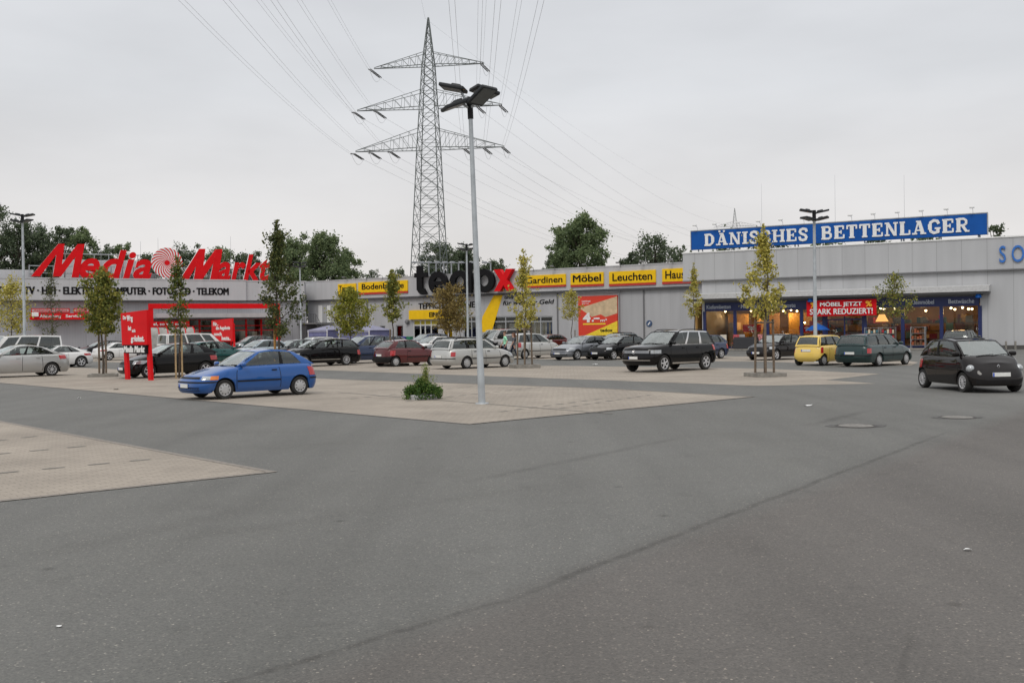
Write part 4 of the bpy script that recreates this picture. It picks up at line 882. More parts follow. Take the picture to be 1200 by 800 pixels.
def slab_word(mb, word, u0, u1, z0, z1, yf):
    ws = []
    for ch in word: ws.append(SLAB['A' if ch == 'Ä' else ch][2])
    gap = .1; tot = sum(ws) + gap * (len(ws) - 1); sc = (u1 - u0) / tot; hgt = z1 - z0; x = u0; k = 0
    for ch, wd in zip(word, ws):
        st_, se, _ = SLAB['A' if ch == 'Ä' else ch]; cw = wd * sc
        def P(a, c): return (x + a * cw, z0 + c * hgt)
        for kind, pts, hw in st_:
            for i in range(len(pts) - 1):
                (ax, az), (bx, bz) = P(*pts[i]), P(*pts[i + 1]); dx, dz = bx - ax, bz - az; L_ = math.hypot(dx, dz); hwm = hw * hgt * .98
                if kind == 'p':
                    ex = hwm * .35; ax -= dx / L_ * ex; bx += dx / L_ * ex; az -= dz / L_ * ex; bz += dz / L_ * ex
                    nx_, nz2 = -dz / L_ * hwm, dx / L_ * hwm; q = [(ax + nx_, az + nz2), (ax - nx_, az - nz2), (bx - nx_, bz - nz2), (bx + nx_, bz + nz2)]
                elif abs(dz) > abs(dx): q = [(ax - hwm, az), (ax + hwm, az), (bx + hwm, bz), (bx - hwm, bz)]
                else: q = [(ax, az - hwm), (bx, bz - hwm), (bx, bz + hwm), (ax, az + hwm)]
                mb.prism(q, yf - .0025 * (k % 9), yf + .05); k += 1
        for (a, c, b2) in se:
            (ax, az), (bx, _) = P(a, c), P(b2, c); th = hgt * .12
            zlo, zhi = (az, az + th) if c < .2 else (az - th, az)
            mb.prism([(ax, zlo), (bx, zlo), (bx, zhi), (ax, zhi)], yf - .0025 * (k % 9), yf + .05); k += 1
        if ch == 'Ä':
            for a in (.3, .68): cx, cz_ = P(a, 1.14); mb.lathe([(0, yf - .02), (hgt * .085, yf - .02), (hgt * .085, yf + .05)], 12, 'y', 0, (cx, 0, cz_))
        x += cw + gap * sc
b = MB(); ub = lambda px: D.U(px, OB) - u0
slab_word(b, 'DÄNISCHES', ub(827), ub(948.5), h_ * .17, h_ * .82, -.14); slab_word(b, 'BETTENLAGER', ub(963.8), ub(1137), h_ * .17, h_ * .84, -.14); b.obj('lettering', M_white, t)
for k, px in enumerate((818, 841, 868, 892, 918, 943, 999, 1026, 1054, 1082, 1111, 1141)):
    lm = D.root('board_lamp', 'small pale lamp on top of the blue rooftop board', 'lamp', D.U(px, OB), zB, OB, 'lamps along the top of the blue board')
    bb = MB(); bb.tube([(0, .15, .08), (0, .1, .34), (0, -.5, .46)], .014, 5); bb.obj('arm', M_steel, lm); bb = MB(); bb.box((0, -.55, .46), (.34, .22, .13), 0, None, .03); bb.obj('lamp_head', M_white, lm)
for px, y0, lab in ((894, 215, 'lightning rod behind the word DÄNISCHES'), (980, 205, 'lightning rod behind the word BETTENLAGER, left one'), (1061, 205, 'lightning rod behind the word BETTENLAGER, right one')):
    lm = D.root('lightning_rod', lab, 'lightning rod', D.U(px, -3), HD - .8, -3, 'lightning rods on the bedding store roof'); bb = MB(); bb.tube([(0, 0, .1), (0, 0, zD(px, y0, -3) - HD + .8)], [.018, .006], 5); bb.obj('rod', M_steel, lm)
    bb = MB(); bb.lathe([(0, .2), (.2, .2), (.25, 0), (0, 0)], 10); bb.obj('foot', M_conc, lm)
# shop pavement with kerb
b = MB(); q0, q1 = D.pt(D.U(803) - 6, 0, 2.6), D.pt(D.U(1109, 1.5), 0, 2.6)
lk = (q1 - q0).length; pv = D.root('shop_pavement', None, None, D.U(803) - 6, 0, 2.6); pv['kind'] = 'structure'
b.span(0, lk, -.0, 3.9, 0, .11); b.obj('paving', M_pav, pv); b = MB(); b.span(-.0, lk, -.14, -.002, 0, .12, 0, .02); b.obj('kerb', M_conc, pv)

# garden furniture before the bedding store
def garden_chair(px, off, seatc, cover, lab, rz=0.0):
    t = thing('garden_chair', lab, 'chair', D.pt(D.U(px, off), .11, off), D.rot + rz, 'garden chairs outside the bedding store')
    b = MB(); b.span(-.26, .26, -.25, .25, .42, .47, 0, .01); b.obj('seat', cover or M_wood, t)
    b = MB(); b.span(-.26, .26, .22, .27, .50, 1.15, 0, .015); b.obj('backrest', cover or M_wood, t)
    for x in (-.25, .25):
        for y in (-.23, .23): b = MB(); b.span(x - .025, x + .025, y - .025, y + .025, 0, .418); b.obj('leg', M_wood, t)
        b = MB(); b.span(x - .03, x + .03, -.27, .24, .64, .68); b.obj('armrest', M_wood, t)
    return t
cW = mat('cover_cream', (.62, .57, .48), .85, 0, .15, 8); cR = mat('cover_red_check', (.45, .09, .1), .85, 0, .9, 14); cB = mat('cover_blue_stripe', (.4, .45, .55), .85, 0, .3, 9); cG = mat('cover_grey', (.4, .38, .38), .85)
garden_chair(833, 1.2, None, cB, 'wooden garden chair with blue and white cushion, leftmost'); garden_chair(846.5, 1.6, None, cW, 'wooden garden chair with cream cushion covers'); garden_chair(861.5, 1.4, None, cR, 'wooden garden chair with red checked cushion'); garden_chair(868, 1.0, None, cG, 'wooden garden chair with grey cushion beside the table'); garden_chair(890.5, 1.2, None, mat('cover_red_white', (.5, .2, .2), .85, 0, .8, 10), 'wooden garden chair with red and white cushion behind the black hatchback')
for px, off, lab in ((839, .4, 'brown wooden garden table between the cushioned chairs'), (876, .3, 'brown wooden garden table over the dark crate')):
    t = thing('garden_table', lab, 'table', D.pt(D.U(px, off), .11, off), D.rot, 'garden tables outside the bedding store')
    b = MB(); b.span(-.8, .8, -.42, .42, .70, .74, 0, .01); b.obj('tabletop', M_wood, t)
    for x in (-.7, .7):
        for y in (-.34, .34): b = MB(); b.span(x - .035, x + .035, y - .035, y + .035, 0, .698); b.obj('leg', M_wood, t)
t = thing('sale_crate', 'dark low crate in front of the shop window', 'crate', D.pt(D.U(874, 1.9), .11, 1.9), D.rot); b = MB(); b.span(-.95, .95, -.35, .35, .02, .85, 0, .03); b.span(-.9, .9, -.3, .3, .85, .95); b.obj('body', mat('crate_dark', (.03, .03, .035), .6), t)
t = thing('parasol', 'blue closed-tilt parasol beside the entrance behind the yellow car', 'parasol', D.pt(D.U(958, 1.6), .11, 1.6), D.rot)
b = MB(); b.tube([(0, 0, 0), (0, 0, 1.95)], .025, 6); b.obj('pole', M_wood, t); b = MB(); b.lathe([(.0, 1.95), (.5, 1.75), (.95, 1.45), (.93, 1.43), (.0, 1.9)], 8); b.obj('canopy', M_blue, t)
for px, off, lab, cols in ((1041, .6, 'wire stand of colourful cushions by the bedding store door', (6, 3, 5)), (1076, 1.0, 'dark shrub-like display rack before the right window', (2, 4, 2)), (1022, .5, 'blue and white display rack right of the entrance', (5, 3, 5))):
    t = thing('display_rack', lab, 'display rack', D.pt(D.U(px, off), .11, off), D.rot, 'display racks at the bedding store front'); b = MB()
    for x in (-.5, .5):
        for y in (-.25, .25): b.span(x - .02, x + .02, y - .02, y + .02, 0, 1.6)
    for z in (.2, .65, 1.1, 1.55): b.span(-.5, .5, -.25, .25, z, z + .02)
    b.obj('frame', M_steel, t); b = MB()
    for z in (.22, .67, 1.12):
        for k in range(5): b.span(-.46 + k * .19, -.30 + k * .19, -.2, .2, z, z + random.uniform(.2, .36), random.choice(cols), .03)
    b.obj('goods', pal, t)

# ================================================================== PYLON AND WIRES
PY = 161.0; PB = Vector((at_depth(503.5, 388, PY).x, PY, 0)); PROT = -.17
M_lat = mat('lattice_steel', (.16, .178, .172), .6, .3, .2, .5)
def pylon(base, rot, label, sc=1.0, thick=1.0, detail=True):
    t = thing('electricity_pylon', label, 'pylon', base, rot, 'pylons of the power line')
    prof = [(0, 2.9), (10.5, 2.4), (19, 2.0), (30, 1.55), (36.5, 1.2), (43, .86), (50.5, .06)]
    def hw(z):
        for (za, a), (zb, b2) in zip(prof, prof[1:]):
            if z <= zb: return a + (b2 - a) * (z - za) / (zb - za)
        return .06
    b = MB(); zs = [0]
    while zs[-1] < 49.9: zs.append(min(50.5, zs[-1] + max(1.3, hw(zs[-1]) * 1.45)))
    C = lambda z: [Vector((sx * hw(z), sy * hw(z), z)) for sx, sy in ((-1, -1), (1, -1), (1, 1), (-1, 1))]
    for z0, z1 in zip(zs, zs[1:]):
        c0_, c1_ = C(z0), C(z1)
        for k in range(4):
            k2 = (k + 1) % 4; b.bar(c0_[k], c1_[k], .13 * thick); b.bar(c0_[k], c1_[k2], .07 * thick); b.bar(c0_[k2], c1_[k], .07 * thick)
            b.bar(c1_[k], c1_[k2], .06 * thick)
            if detail and z0 < 30:
                mid = (c0_[k] + c1_[k2] + c0_[k2] + c1_[k]) / 4; b.bar((c0_[k] + c1_[k]) / 2, mid, .045 * thick); b.bar((c0_[k2] + c1_[k2]) / 2, mid, .045 * thick)
    b.obj('tower_lattice', M_lat, t)
    ends = {}
    for zz, half, nm, up in ((43.1, 8.8, 1, 2.0), (36.6, 11.6, 2, 2.6), (30.2, 11.9, 3, 3.0)):
        for sx in (-1, 1):
            a = MB(); w0 = hw(zz); tip = Vector((sx * half, 0, zz - .1)); nseg = 7
            for sy in (-1, 1):
                lo0 = Vector((sx * w0, sy * w0, zz)); up0 = Vector((sx * hw(zz + up), sy * hw(zz + up), zz + up))
                a.bar(lo0, tip, .11 * thick); a.bar(up0, tip + Vector((0, 0, .15)), .08 * thick)
                for k in range(nseg):
                    t0_, t1_ = k / nseg, (k + 1) / nseg
                    a.bar(lo0.lerp(tip, t0_), up0.lerp(tip, t1_), .045 * thick); a.bar(lo0.lerp(tip, t1_), up0.lerp(tip, t1_), .045 * thick)
            lo_a, lo_b = Vector((sx * w0, -w0, zz)), Vector((sx * w0, w0, zz))
            for k in range(nseg + 1): t0_ = k / nseg; a.bar(lo_a.lerp(tip, t0_), lo_b.lerp(tip, min(1, t0_ + .1)), .04 * thick)
            a.obj('cross_arm', M_lat, t)
            n_att = {1: [1.0], 2: [1.0, .66], 3: [1.0, .72, .42]}[nm] if True else 0
            ends[(nm, sx)] = [Vector((sx * (w0 + (half - w0) * q), 0, zz - .25)) for q in n_att]
    return t, ends
pt, ends = pylon(PB, PROT, 'tall three-armed lattice pylon rising behind the carpet store', thick=.85)
pt.rotation_euler = (0, .010, PROT)
FARP = Vector((at_depth(862.5, 384, 424).x, 424, 0))
pt2, ends2 = pylon(FARP, -.38, 'small distant lattice pylon above the word DÄNISCHES', detail=False, thick=.45)
NEARP = PB + Vector((.036 * 300, -300, 0)); NROT = .04
rotm = lambda p, base, r_: base + Matrix.Rotation(r_, 3, 'Z') @ p
M_wire = mat('wire_aluminium', (.36, .36, .37), .6, .0, 0); M_ins = mat('insulator', (.05, .045, .04), .3, 0, .2)
names = {1: 'top', 2: 'middle', 3: 'lowest'}; side = {-1: 'left', 1: 'right'}; pos_w = ['outer tip', 'middle hanger', 'inner hanger']
for (nm, sx), lst in ends.items():
    for k, p in enumerate(lst):
        A0 = rotm(p, PB, PROT); pa = f'{names[nm]} arm, {side[sx]} {pos_w[k]}'
        if nm == 2 and k == 1: pa = f'{names[nm]} arm, {side[sx]} inner hanger'
        nA = rotm(p, NEARP, NROT); fA = rotm(p, FARP, -.38)
        for to, sag, way in ((nA, 7.0, 'toward the viewer'), (fA, 7.5, 'toward the distant pylon')):
            d = (to - A0); dn = d.normalized(); drop = Vector((0, 0, -.9 * 4 * sag / d.length * 3.2))
            s0 = A0 + dn * 3.0 + Vector((0, 0, -.55 if way[7] == 't' and 'viewer' in way else -.5))
            # strain insulator pair
            ins = thing('insulator_string', f'dark twin insulator string on the {pa}, {way}', 'insulator', A0, 0, 'insulators on the tall pylon'); b = MB()
            sd_ = Vector((-dn.y, dn.x, 0)).normalized()
            for q in (-.16, .16):
                pts = [sd_ * q + (s0 - A0) * (i / 8) for i in range(9)]; b.tube(pts, [.05, .1, .08, .11, .08, .11, .08, .1, .05], 6)
            b.obj('insulator', M_ins, ins)
            w = thing('power_line', f'thin wire from the {pa}, {way}', 'power line', s0, 0, 'power line wires'); b = MB(); nseg = 28
            for q in ((-.2, .2) if way.startswith('toward the v') else (0,)):
                pts = []
                for i in range(nseg + 1):
                    f_ = i / nseg; p_ = (to - s0) * f_; p_.z -= 4 * sag * f_ * (1 - f_); pts.append(p_ + sd_ * q)
                b.tube(pts, .011 if 'viewer' in way else .016, 4)
            b.obj('conductor', M_wire, w)
        # jumper loop
        w = thing('jumper_loop', f'slack wire loop under the {pa}', 'wire', A0, 0, 'slack loops on the tall pylon'); b = MB(); d1_, d2_ = (nA - A0).normalized() * 3 + Vector((0, 0, -.55)), (fA - A0).normalized() * 3 + Vector((0, 0, -.5))
        pts = []
        for i in range(13): f_ = i / 12; pts.append(d1_.lerp(d2_, f_) + Vector((0, 0, -2.4 * 4 * f_ * (1 - f_) * .5)))
        b.tube(pts, .02, 4); b.obj('loop', M_wire, w)
for to, way in ((NEARP, 'toward the viewer'), (FARP, 'toward the distant pylon')):
    A0 = PB + Vector((0, 0, 50.4)); w = thing('power_line', f'thin earth wire from the pylon tip {way}', 'power line', A0, 0, 'power line wires'); b = MB(); pts = []
    for i in range(29): f_ = i / 28; p_ = (to + Vector((0, 0, 50.4)) - A0) * f_; p_.z -= 4 * 5 * f_ * (1 - f_); pts.append(p_)
    b.tube(pts, .010, 4); b.obj('conductor', M_wire, w)

# ================================================================== TREES
def leaf_mesh(name, pts, size, m_, parent, drop=0.0, aspect=.7, zmin=None):
    """one four-cornered leaf (folded along its midrib) per point"""
    n_ = len(pts); pts = np.asarray(pts)
    a = rng.normal(size=(n_, 3)); a[:, 2] -= drop; a /= np.linalg.norm(a, axis=1)[:, None]
    c = rng.normal(size=(n_, 3)); b = np.cross(a, c); b /= np.linalg.norm(b, axis=1)[:, None] + 1e-9; nrm = np.cross(a, b)
    s_ = size * rng.uniform(.6, 1.35, n_)[:, None]
    v = np.stack([pts - a * s_ * .5, pts + b * s_ * aspect * .5 + nrm * s_ * .12, pts + a * s_ * .5, pts - b * s_ * aspect * .5 + nrm * s_ * .12], 1).reshape(-1, 3)
    me = bpy.data.meshes.new(name); me.vertices.add(n_ * 4); me.loops.add(n_ * 4); me.polygons.add(n_)
    me.vertices.foreach_set('co', v.ravel().astype(np.float32)); me.loops.foreach_set('vertex_index', np.arange(n_ * 4, dtype=np.int32))
    me.polygons.foreach_set('loop_start', np.arange(0, n_ * 4, 4, dtype=np.int32)); me.polygons.foreach_set('loop_total', np.full(n_, 4, dtype=np.int32))
    me.materials.append(m_); me.update(calc_edges=True); me.validate()
    o = bpy.data.objects.new(name, me); COL.objects.link(o); o.parent = parent; return o
L_yel = leafmat('leaf_yellow', (.24, .23, .05), (.48, .43, .09), (.68, .58, .15))
L_ygr = leafmat('leaf_yellow_green', (.085, .115, .028), (.19, .21, .045), (.42, .37, .08))
L_grn = leafmat('leaf_green', (.05, .08, .02), (.10, .14, .03), (.22, .21, .04))
L_drk = leafmat('leaf_dark', (.042, .062, .024), (.085, .11, .036), (.17, .17, .05))
L_brn = leafmat('leaf_brown', (.13, .095, .035), (.23, .17, .06), (.36, .27, .09))
L_far = leafmat('leaf_far', (.065, .09, .058), (.11, .145, .082), (.16, .195, .11))
L_far2 = leafmat('leaf_far_green', (.095, .135, .068), (.16, .215, .098), (.23, .28, .13))
L_ivy = leafmat('leaf_ivy', (.025, .06, .012), (.06, .13, .022), (.14, .21, .045))
L_weed = leafmat('leaf_weed', (.12, .17, .04), (.24, .29, .08), (.40, .40, .15))
def young_tree(px, py, ytop, ybot, wpx, m_, label, n_leaf=1500, leaf=.11, dens=1.0, trunk_r=.05, wisp=0.0, seed=0, lean=0.0, shape='oval'):
    n_leaf = int(n_leaf * 1.35); leaf *= 1.08
    base = gnd(px, py); s_ = (base - CAM).length; ppm = F_PX / base.y
    zt = (py - ytop) / ppm; zb = (py - ybot) / ppm; rad = wpx / ppm / 2
    rs = random.Random(seed + int(px)); t = thing('young_tree', label, 'tree', base, rs.uniform(0, 6), 'young trees of the car park')
    b = MB(); h = zt; ctr = [(rs.uniform(-.03, .03) * q, rs.uniform(-.03, .03) * q, h * q / 8) for q in range(9)]
    b.tube(ctr, [trunk_r * (1 - .88 * q / 8) for q in range(9)], 8)
    pts = []; nl = 22
    for i in range(nl):
        f_ = (i + rs.random()) / nl; z = zb + (zt - zb) * (f_ * .86)
        if shape == 'oval': rr_ = rad * (math.sin(math.pi * min(1, .16 + f_ * .80)) ** .65)
        elif shape == 'spire': rr_ = rad * interp([(0, .5), (.13, .9), (.28, 1.1), (.45, .95), (.58, .6), (.7, .25), (.82, .12), (1, .06)], f_)
        elif shape == 'leader': rr_ = rad * interp([(0, .55), (.12, .95), (.3, 1.1), (.44, .9), (.56, .5), (.66, .22), (1, .07)], f_)
        elif shape == 'cone': rr_ = rad * (1 - f_) ** .7 * min(1, .55 + f_ * 3)
        else: rr_ = rad * (1.0 - abs(f_ - .35) * 1.1)
        rr_ *= rs.uniform(.55, 1.15); th = i * 2.4 + rs.uniform(-.4, .4); up = rs.uniform(.25, .8) * rr_
        p0 = Vector((0, 0, max(z - up * .7, zb * .96))); p1 = Vector((math.cos(th) * rr_, math.sin(th) * rr_, min(z + up * .45, zt))); mid = p0.lerp(p1, .5) + Vector((0, 0, -.05))
        b.tube([p0, mid, p1], [trunk_r * .34, trunk_r * .22, .006], 5)
        nsub = 6
        for k in range(nsub):
            q = .3 + .7 * (k + rs.random()) / nsub; c = p0.lerp(p1, q); e_ = c + Vector((rs.gauss(0, 1), rs.gauss(0, 1), rs.gauss(.4, .6))) * rad * .22
            b.tube([c, e_], [.008, .004], 4); cl = max(4, int(n_leaf / nl / nsub * rs.uniform(.3, 1.7)))
            for _ in range(cl):
                w = rs.random(); pts.append(tuple(c.lerp(e_, w) + Vector((rs.gauss(0, 1), rs.gauss(0, 1), rs.gauss(0, 1))) * rad * (.055 + .055 * dens)))
    # leader with a few leaves
    for _ in range(int(n_leaf * (.05 + wisp))):
        f_ = rs.random(); pts.append((rs.gauss(0, .12 * rad * (1.3 - f_) + .02), rs.gauss(0, .12 * rad * (1.3 - f_) + .02), zb + (zt - zb) * (.55 + .45 * f_)))
    b.obj('trunk', M_bark, t, 50); leaf_mesh('crown', pts, leaf, m_, t, .5)
    return t, base, ppm
def kerb_square(base, label, s_=.75, h=.16, rz=.3):
    t = thing('tree_kerb', label, 'kerb', base, rz, 'concrete tree kerbs'); b = MB()
    for x0, x1, y0, y1 in ((-s_, s_, -s_, -s_ + .12), (-s_, s_, s_ - .12, s_), (-s_, -s_ + .12, -s_ + .122, s_ - .122), (s_ - .12, s_, -s_ + .122, s_ - .122)): b.span(x0, x1, y0, y1, 0, h, 0, .012)
    b.obj('kerb_stones', M_conc, t); b = MB(); b.grid([[(x, y, h * .55 + random.uniform(-.02, .03)) for x in np.linspace(-s_ + .1, s_ - .1, 8)] for y in np.linspace(-s_ + .1, s_ - .1, 8)]); b.obj('soil', mat('soil', (.06, .045, .03), .95, 0, .4, 12), t); return t
def support(base, h, label, m_=M_wood, r=.42, n_=3, rad=.045, rz=.5):
    t = thing('tree_support', label, 'tree stakes', base, rz, 'stakes holding young trees'); tops = []
    for k in range(n_):
        th = 2 * math.pi * k / n_; p = (math.cos(th) * r, math.sin(th) * r); b = MB(); b.tube([(p[0], p[1], 0), (p[0] * .92, p[1] * .92, h)], rad, 8); b.obj('stake', m_, t); tops.append((p[0] * .92, p[1] * .92, h - .12))
    if n_ >= 2:
        b = MB()
        for k in range(n_ if n_ > 2 else 1): b.bar(tops[k], tops[(k + 1) % n_], .05)
        b.obj('crossbar', m_, t)
    return t
def stake1(px, py, h, label, m_=M_wood, r=.04, lean=0):
    t = thing('tree_stake', label, 'tree stake', gnd(px, py), 0, 'single stakes beside young trees'); b = MB(); b.tube([(0, 0, 0), (lean, 0, h)], r, 8); b.obj('post', m_, t); return t
# px, base y, crown top, crown bottom, crown width
young_tree(14, 424, 322, 388, 56, L_yel, 'yellow young tree at the left edge beside the light pole', 2200, .13, shape='oval')
young_tree(61.5, 421, 316, 394, 42, L_drk, 'thin sparse dark green young tree behind the silver saloon', 750, .11, .6, .045, .08, shape='cone')
tr, bs, pm = young_tree(121, 441, 312, 389, 50, L_ygr, 'bushy yellow-green young tree left of the slanted red board', 3400, .12, 1.2, .06)
kerb_square(bs, 'concrete kerb square under the yellow-green tree by the red board', .62, .13)
stake1(116.5, 440.5, 2.7, 'dark stake left of the bushy yellow-green tree', M_wood, .05); stake1(124.5, 439, 2.4, 'dark stake right of the bushy yellow-green tree', M_wood, .05)
young_tree(210, 443, 300, 392, 42, L_grn, 'slim sparse green young tree between two pale stakes', 1000, .1, .7, .045, .1, shape='cone')
stake1(206.3, 443.5, 1.95, 'left of two new pale stakes by the slim green tree', M_wood_pale); stake1(213.6, 443, 1.9, 'right of two new pale stakes by the slim green tree', M_wood_pale)
young_tree(327, 428, 258, 392, 58, L_drk, 'tall dark green young tree behind the blue hatchback', 3300, .14, 1.0, .075, .06, shape='leader')
stake1(322.5, 428, 3.2, 'ochre stake on the trunk of the tall dark green tree', mat('stake_ochre', (.38, .2, .06), .8), .07)
young_tree(411, 416, 336, 391, 48, leafmat('leaf_lime', (.12, .15, .02), (.26, .27, .035), (.42, .38, .07)), 'round yellow-green young tree before the Tapeten sign', 3600, .16, 1.2, .06)
tr, bs, pm = young_tree(461, 428, 316, 376, 34, L_ygr, 'airy yellow-green young tree behind the dark red hatchback', 1500, .12, .8, .05, .12, shape='cone')
kerb_square(bs, 'concrete kerb square by the dark red hatchback', .75, .12); stake1(457.8, 428.2, 2.0, 'grey stake at the tree by the dark red hatchback', M_wood, .05)
young_tree(527, 414, 332, 388, 48, L_brn, 'brown-leaved young tree before the yellow entrance', 3000, .16, 1.0, .06, .05)
young_tree(540, 412, 345, 386, 28, L_ygr, 'small sparse young tree right of the brown-leaved one', 700, .13, .8, .04)
tr, bs, pm = young_tree(615, 431, 292, 386, 42, L_yel, 'slim yellow young tree with three stakes in the centre', 1700, .11, .8, .05, .02, shape='spire')
kerb_square(bs, 'concrete kerb square under the slim yellow tree in the centre', .62, .18); support(bs, 2.0, 'three dark stakes around the slim yellow tree in the centre')
young_tree(670, 408, 338, 374, 28, L_yel, 'small yellow young tree left of the price poster', 1200, .14, .9, .05)
stake1(674, 408.3, 1.8, 'short stake by the small tree left of the price poster', M_wood, .05)
young_tree(814, 411, 308, 370, 25, L_yel, 'narrow yellow young tree at the corner of the bedding store', 1200, .12, .9, .05, .02, shape='spire')
tr, bs, pm = young_tree(896.5, 441, 262, 372, 56, L_yel, 'tall yellow young tree with three stakes before the bedding store', 2000, .10, .7, .05, .02, shape='spire')
kerb_square(bs, 'concrete kerb square under the tall yellow tree on the right', .58, .15); support(bs, 2.15, 'three brown stakes around the tall yellow tree on the right', M_wood, .40, rz=.35)
young_tree(1049, 419, 318, 373, 46, L_ygr, 'open yellow-green young tree right of the sale banner', 900, .115, .6, .045, .0)

def big_tree(px, ytop, wpx, depth, m_, label, n_leaf=5200, leaf=.5, group='trees behind the stores', low=.25, seed=1, hgt=None):
    base = Vector((at_depth(px, hor(px), depth).x, depth, 0)); ppm = F_PX / depth; zt = CAM_H + (hor(px) - ytop) / ppm; rad = wpx / ppm / 2; rs = random.Random(seed + int(px * 7))
    t = thing('tree', label, 'tree', base, rs.uniform(0, 6), group); b = MB(); tr_ = .018 * zt + .1
    b.tube([(0, 0, 0), (.1, .05, zt * .3), (0, .1, zt * .6), (.1, 0, zt * .9)], [tr_, tr_ * .8, tr_ * .5, .05], 8); pts = []
    zl = zt * low; nb_ = 34
    for i in range(nb_):
        f_ = (i + .5) / nb_; z = zl + (zt - zl) * f_; env = math.sin(math.pi * (.12 + .80 * f_)) ** .6; rr_ = rad * env * rs.uniform(.45, 1.0); th = i * 2.399 + rs.uniform(-.3, .3)
        p1 = Vector((math.cos(th) * rr_, math.sin(th) * rr_, z + rs.uniform(-.03, .05) * zt)); p1.z = min(p1.z, zt - rad * .12)
        b.tube([(0, 0, z * .72), Vector((0, 0, z * .8)).lerp(p1, .5), p1], [tr_ * .35, tr_ * .2, .03], 5)
        for k in range(5):
            c = p1 + Vector((rs.gauss(0, 1), rs.gauss(0, 1), rs.gauss(0, .8))) * rad * .2; cr_ = rad * rs.uniform(.10, .22)
            for _ in range(max(3, int(n_leaf / nb_ / 5))):
                v = Vector((rs.gauss(0, 1), rs.gauss(0, 1), rs.gauss(0, 1))); pts.append(tuple(c + v * cr_ * .62))
    b.obj('trunk', M_bark, t, 50); leaf_mesh('crown', pts, leaf, m_, t, .3); return t
BT = [(-14, 240, 60, 172, L_far, 'dark tall tree at the left edge behind the store', 3800), (22, 264, 50, 176, L_far, 'dark tree beyond the left light pole', 4500), (46, 268, 46, 182, L_far, 'second dark tree right of the left light pole', 4500),
      (74, 270, 44, 178, L_far, 'dark tree above the slanted letter M', 4200), (99, 270, 34, 176, L_far2, 'round topped tree at the right end of the dark left wood', 3800), (121, 292, 34, 185, L_far, 'low tree behind the letters d and i', 2600),
      (143, 290, 30, 190, L_far2, 'low tree left of the striped swirl', 2600), (172, 300, 36, 190, L_far, 'low tree just behind the striped swirl', 2600), (222, 296, 44, 190, L_far, 'low tree behind the second slanted M', 3200), (258, 294, 40, 186, L_far2, 'low tree behind the letters a and r', 3200), (292, 297, 40, 188, L_far, 'low tree behind the final letters k and t', 3200),
      (340, 286, 50, 172, L_far2, 'broad green tree left of the roof corner', 5200), (379, 279, 62, 168, L_far2, 'big dense green tree over the corner of the two left stores', 6500), (408, 296, 36, 176, L_far2, 'smaller green tree right of the dense corner tree', 3600),
      (436, 318, 20, 230, L_far, 'tiny far tree left of the pylon', 900), (470, 316, 20, 240, L_far, 'tiny far conifer-like tree beside the pylon foot', 900), (515, 290, 46, 178, L_far, 'dark tree behind the pylon legs', 4200), (545, 296, 44, 182, L_far, 'dark tree right of the pylon legs', 4200), (580, 308, 36, 186, L_far, 'low dark tree behind the red x', 2600),
      (663, 268, 36, 158, L_far2, 'left part tree of the round green crown above Gardinen', 3200), (684, 256, 62, 156, L_far2, 'large rounded green tree above the Möbel sign', 7000), (650, 298, 24, 170, L_far, 'low tree left of the large rounded tree', 1500),
      (740, 298, 30, 160, L_far, 'low dark tree left of the loose crowned tree', 1800), (768, 280, 54, 158, L_far, 'loose crowned dark tree left of the blue rooftop board', 2300), (797, 292, 26, 165, L_far, 'low dark tree beside the pale block edge', 1200)]
for px, yt, wp, dp, mm, lab, nl in BT: big_tree(px, yt, wp, dp, mm, lab, int(nl * 3.6), .33)
for i, (px, yt, wp, lab) in enumerate(((850, 264, 40, 'scrubby treetop behind the left end of the blue board'), (905, 262, 46, 'scrubby treetop behind the letters I and S'), (965, 268, 44, 'scrubby treetop behind the gap in the blue board words'), (1030, 266, 44, 'scrubby treetop behind the double T'), (1085, 262, 40, 'scrubby treetop behind the letters L and A'), (1168, 264, 30, 'reddish green treetop at the right end of the blue board'))):
    big_tree(px, yt + (12 if px < 1150 else 3), wp, 140, L_far if i % 2 else L_far2, lab, 1500, .5)

# ================================================================== STREET FURNITURE
def flood(parent, rz, tilt, reach, z, sz=.62, H=None):
    H = z - .1 if H is None else H
    """floodlight: shallow box housing with glass underneath, on a short arm"""
    rotm_ = Matrix.Rotation(rz, 3, 'Z') @ Matrix.Rotation(tilt, 3, 'Y')
    c = Matrix.Rotation(rz, 3, 'Z') @ Vector((reach, 0, 0)) + Vector((0, 0, z))
    b = MB(); b.box((0, 0, 0), (sz * 1.15, sz, .09), 0, None, .025); b.box((-.08, 0, .065), (sz * .45, sz * .5, .08), 0, None, .04); b.v = [tuple(rotm_ @ Vector(v) + c) for v in b.v]
    o = b.obj('floodlight', mat('flood_housing', (.014, .017, .02), .6, .0, .2), parent)
    b = MB(); b.box((.02, 0, -.048), (sz * .95, sz * .82, .012)); b.v = [tuple(rotm_ @ Vector(v) + c) for v in b.v]; b.obj('lens', mat('flood_lens', (.09, .10, .10), .35, .0, .2, 20), o)
    b = MB(); a0 = Vector((0, 0, H - .05)); b.tube([a0, c + rotm_ @ Vector((-sz * .3, 0, .0))], .035, 6); b.obj('arm', M_galv, o)
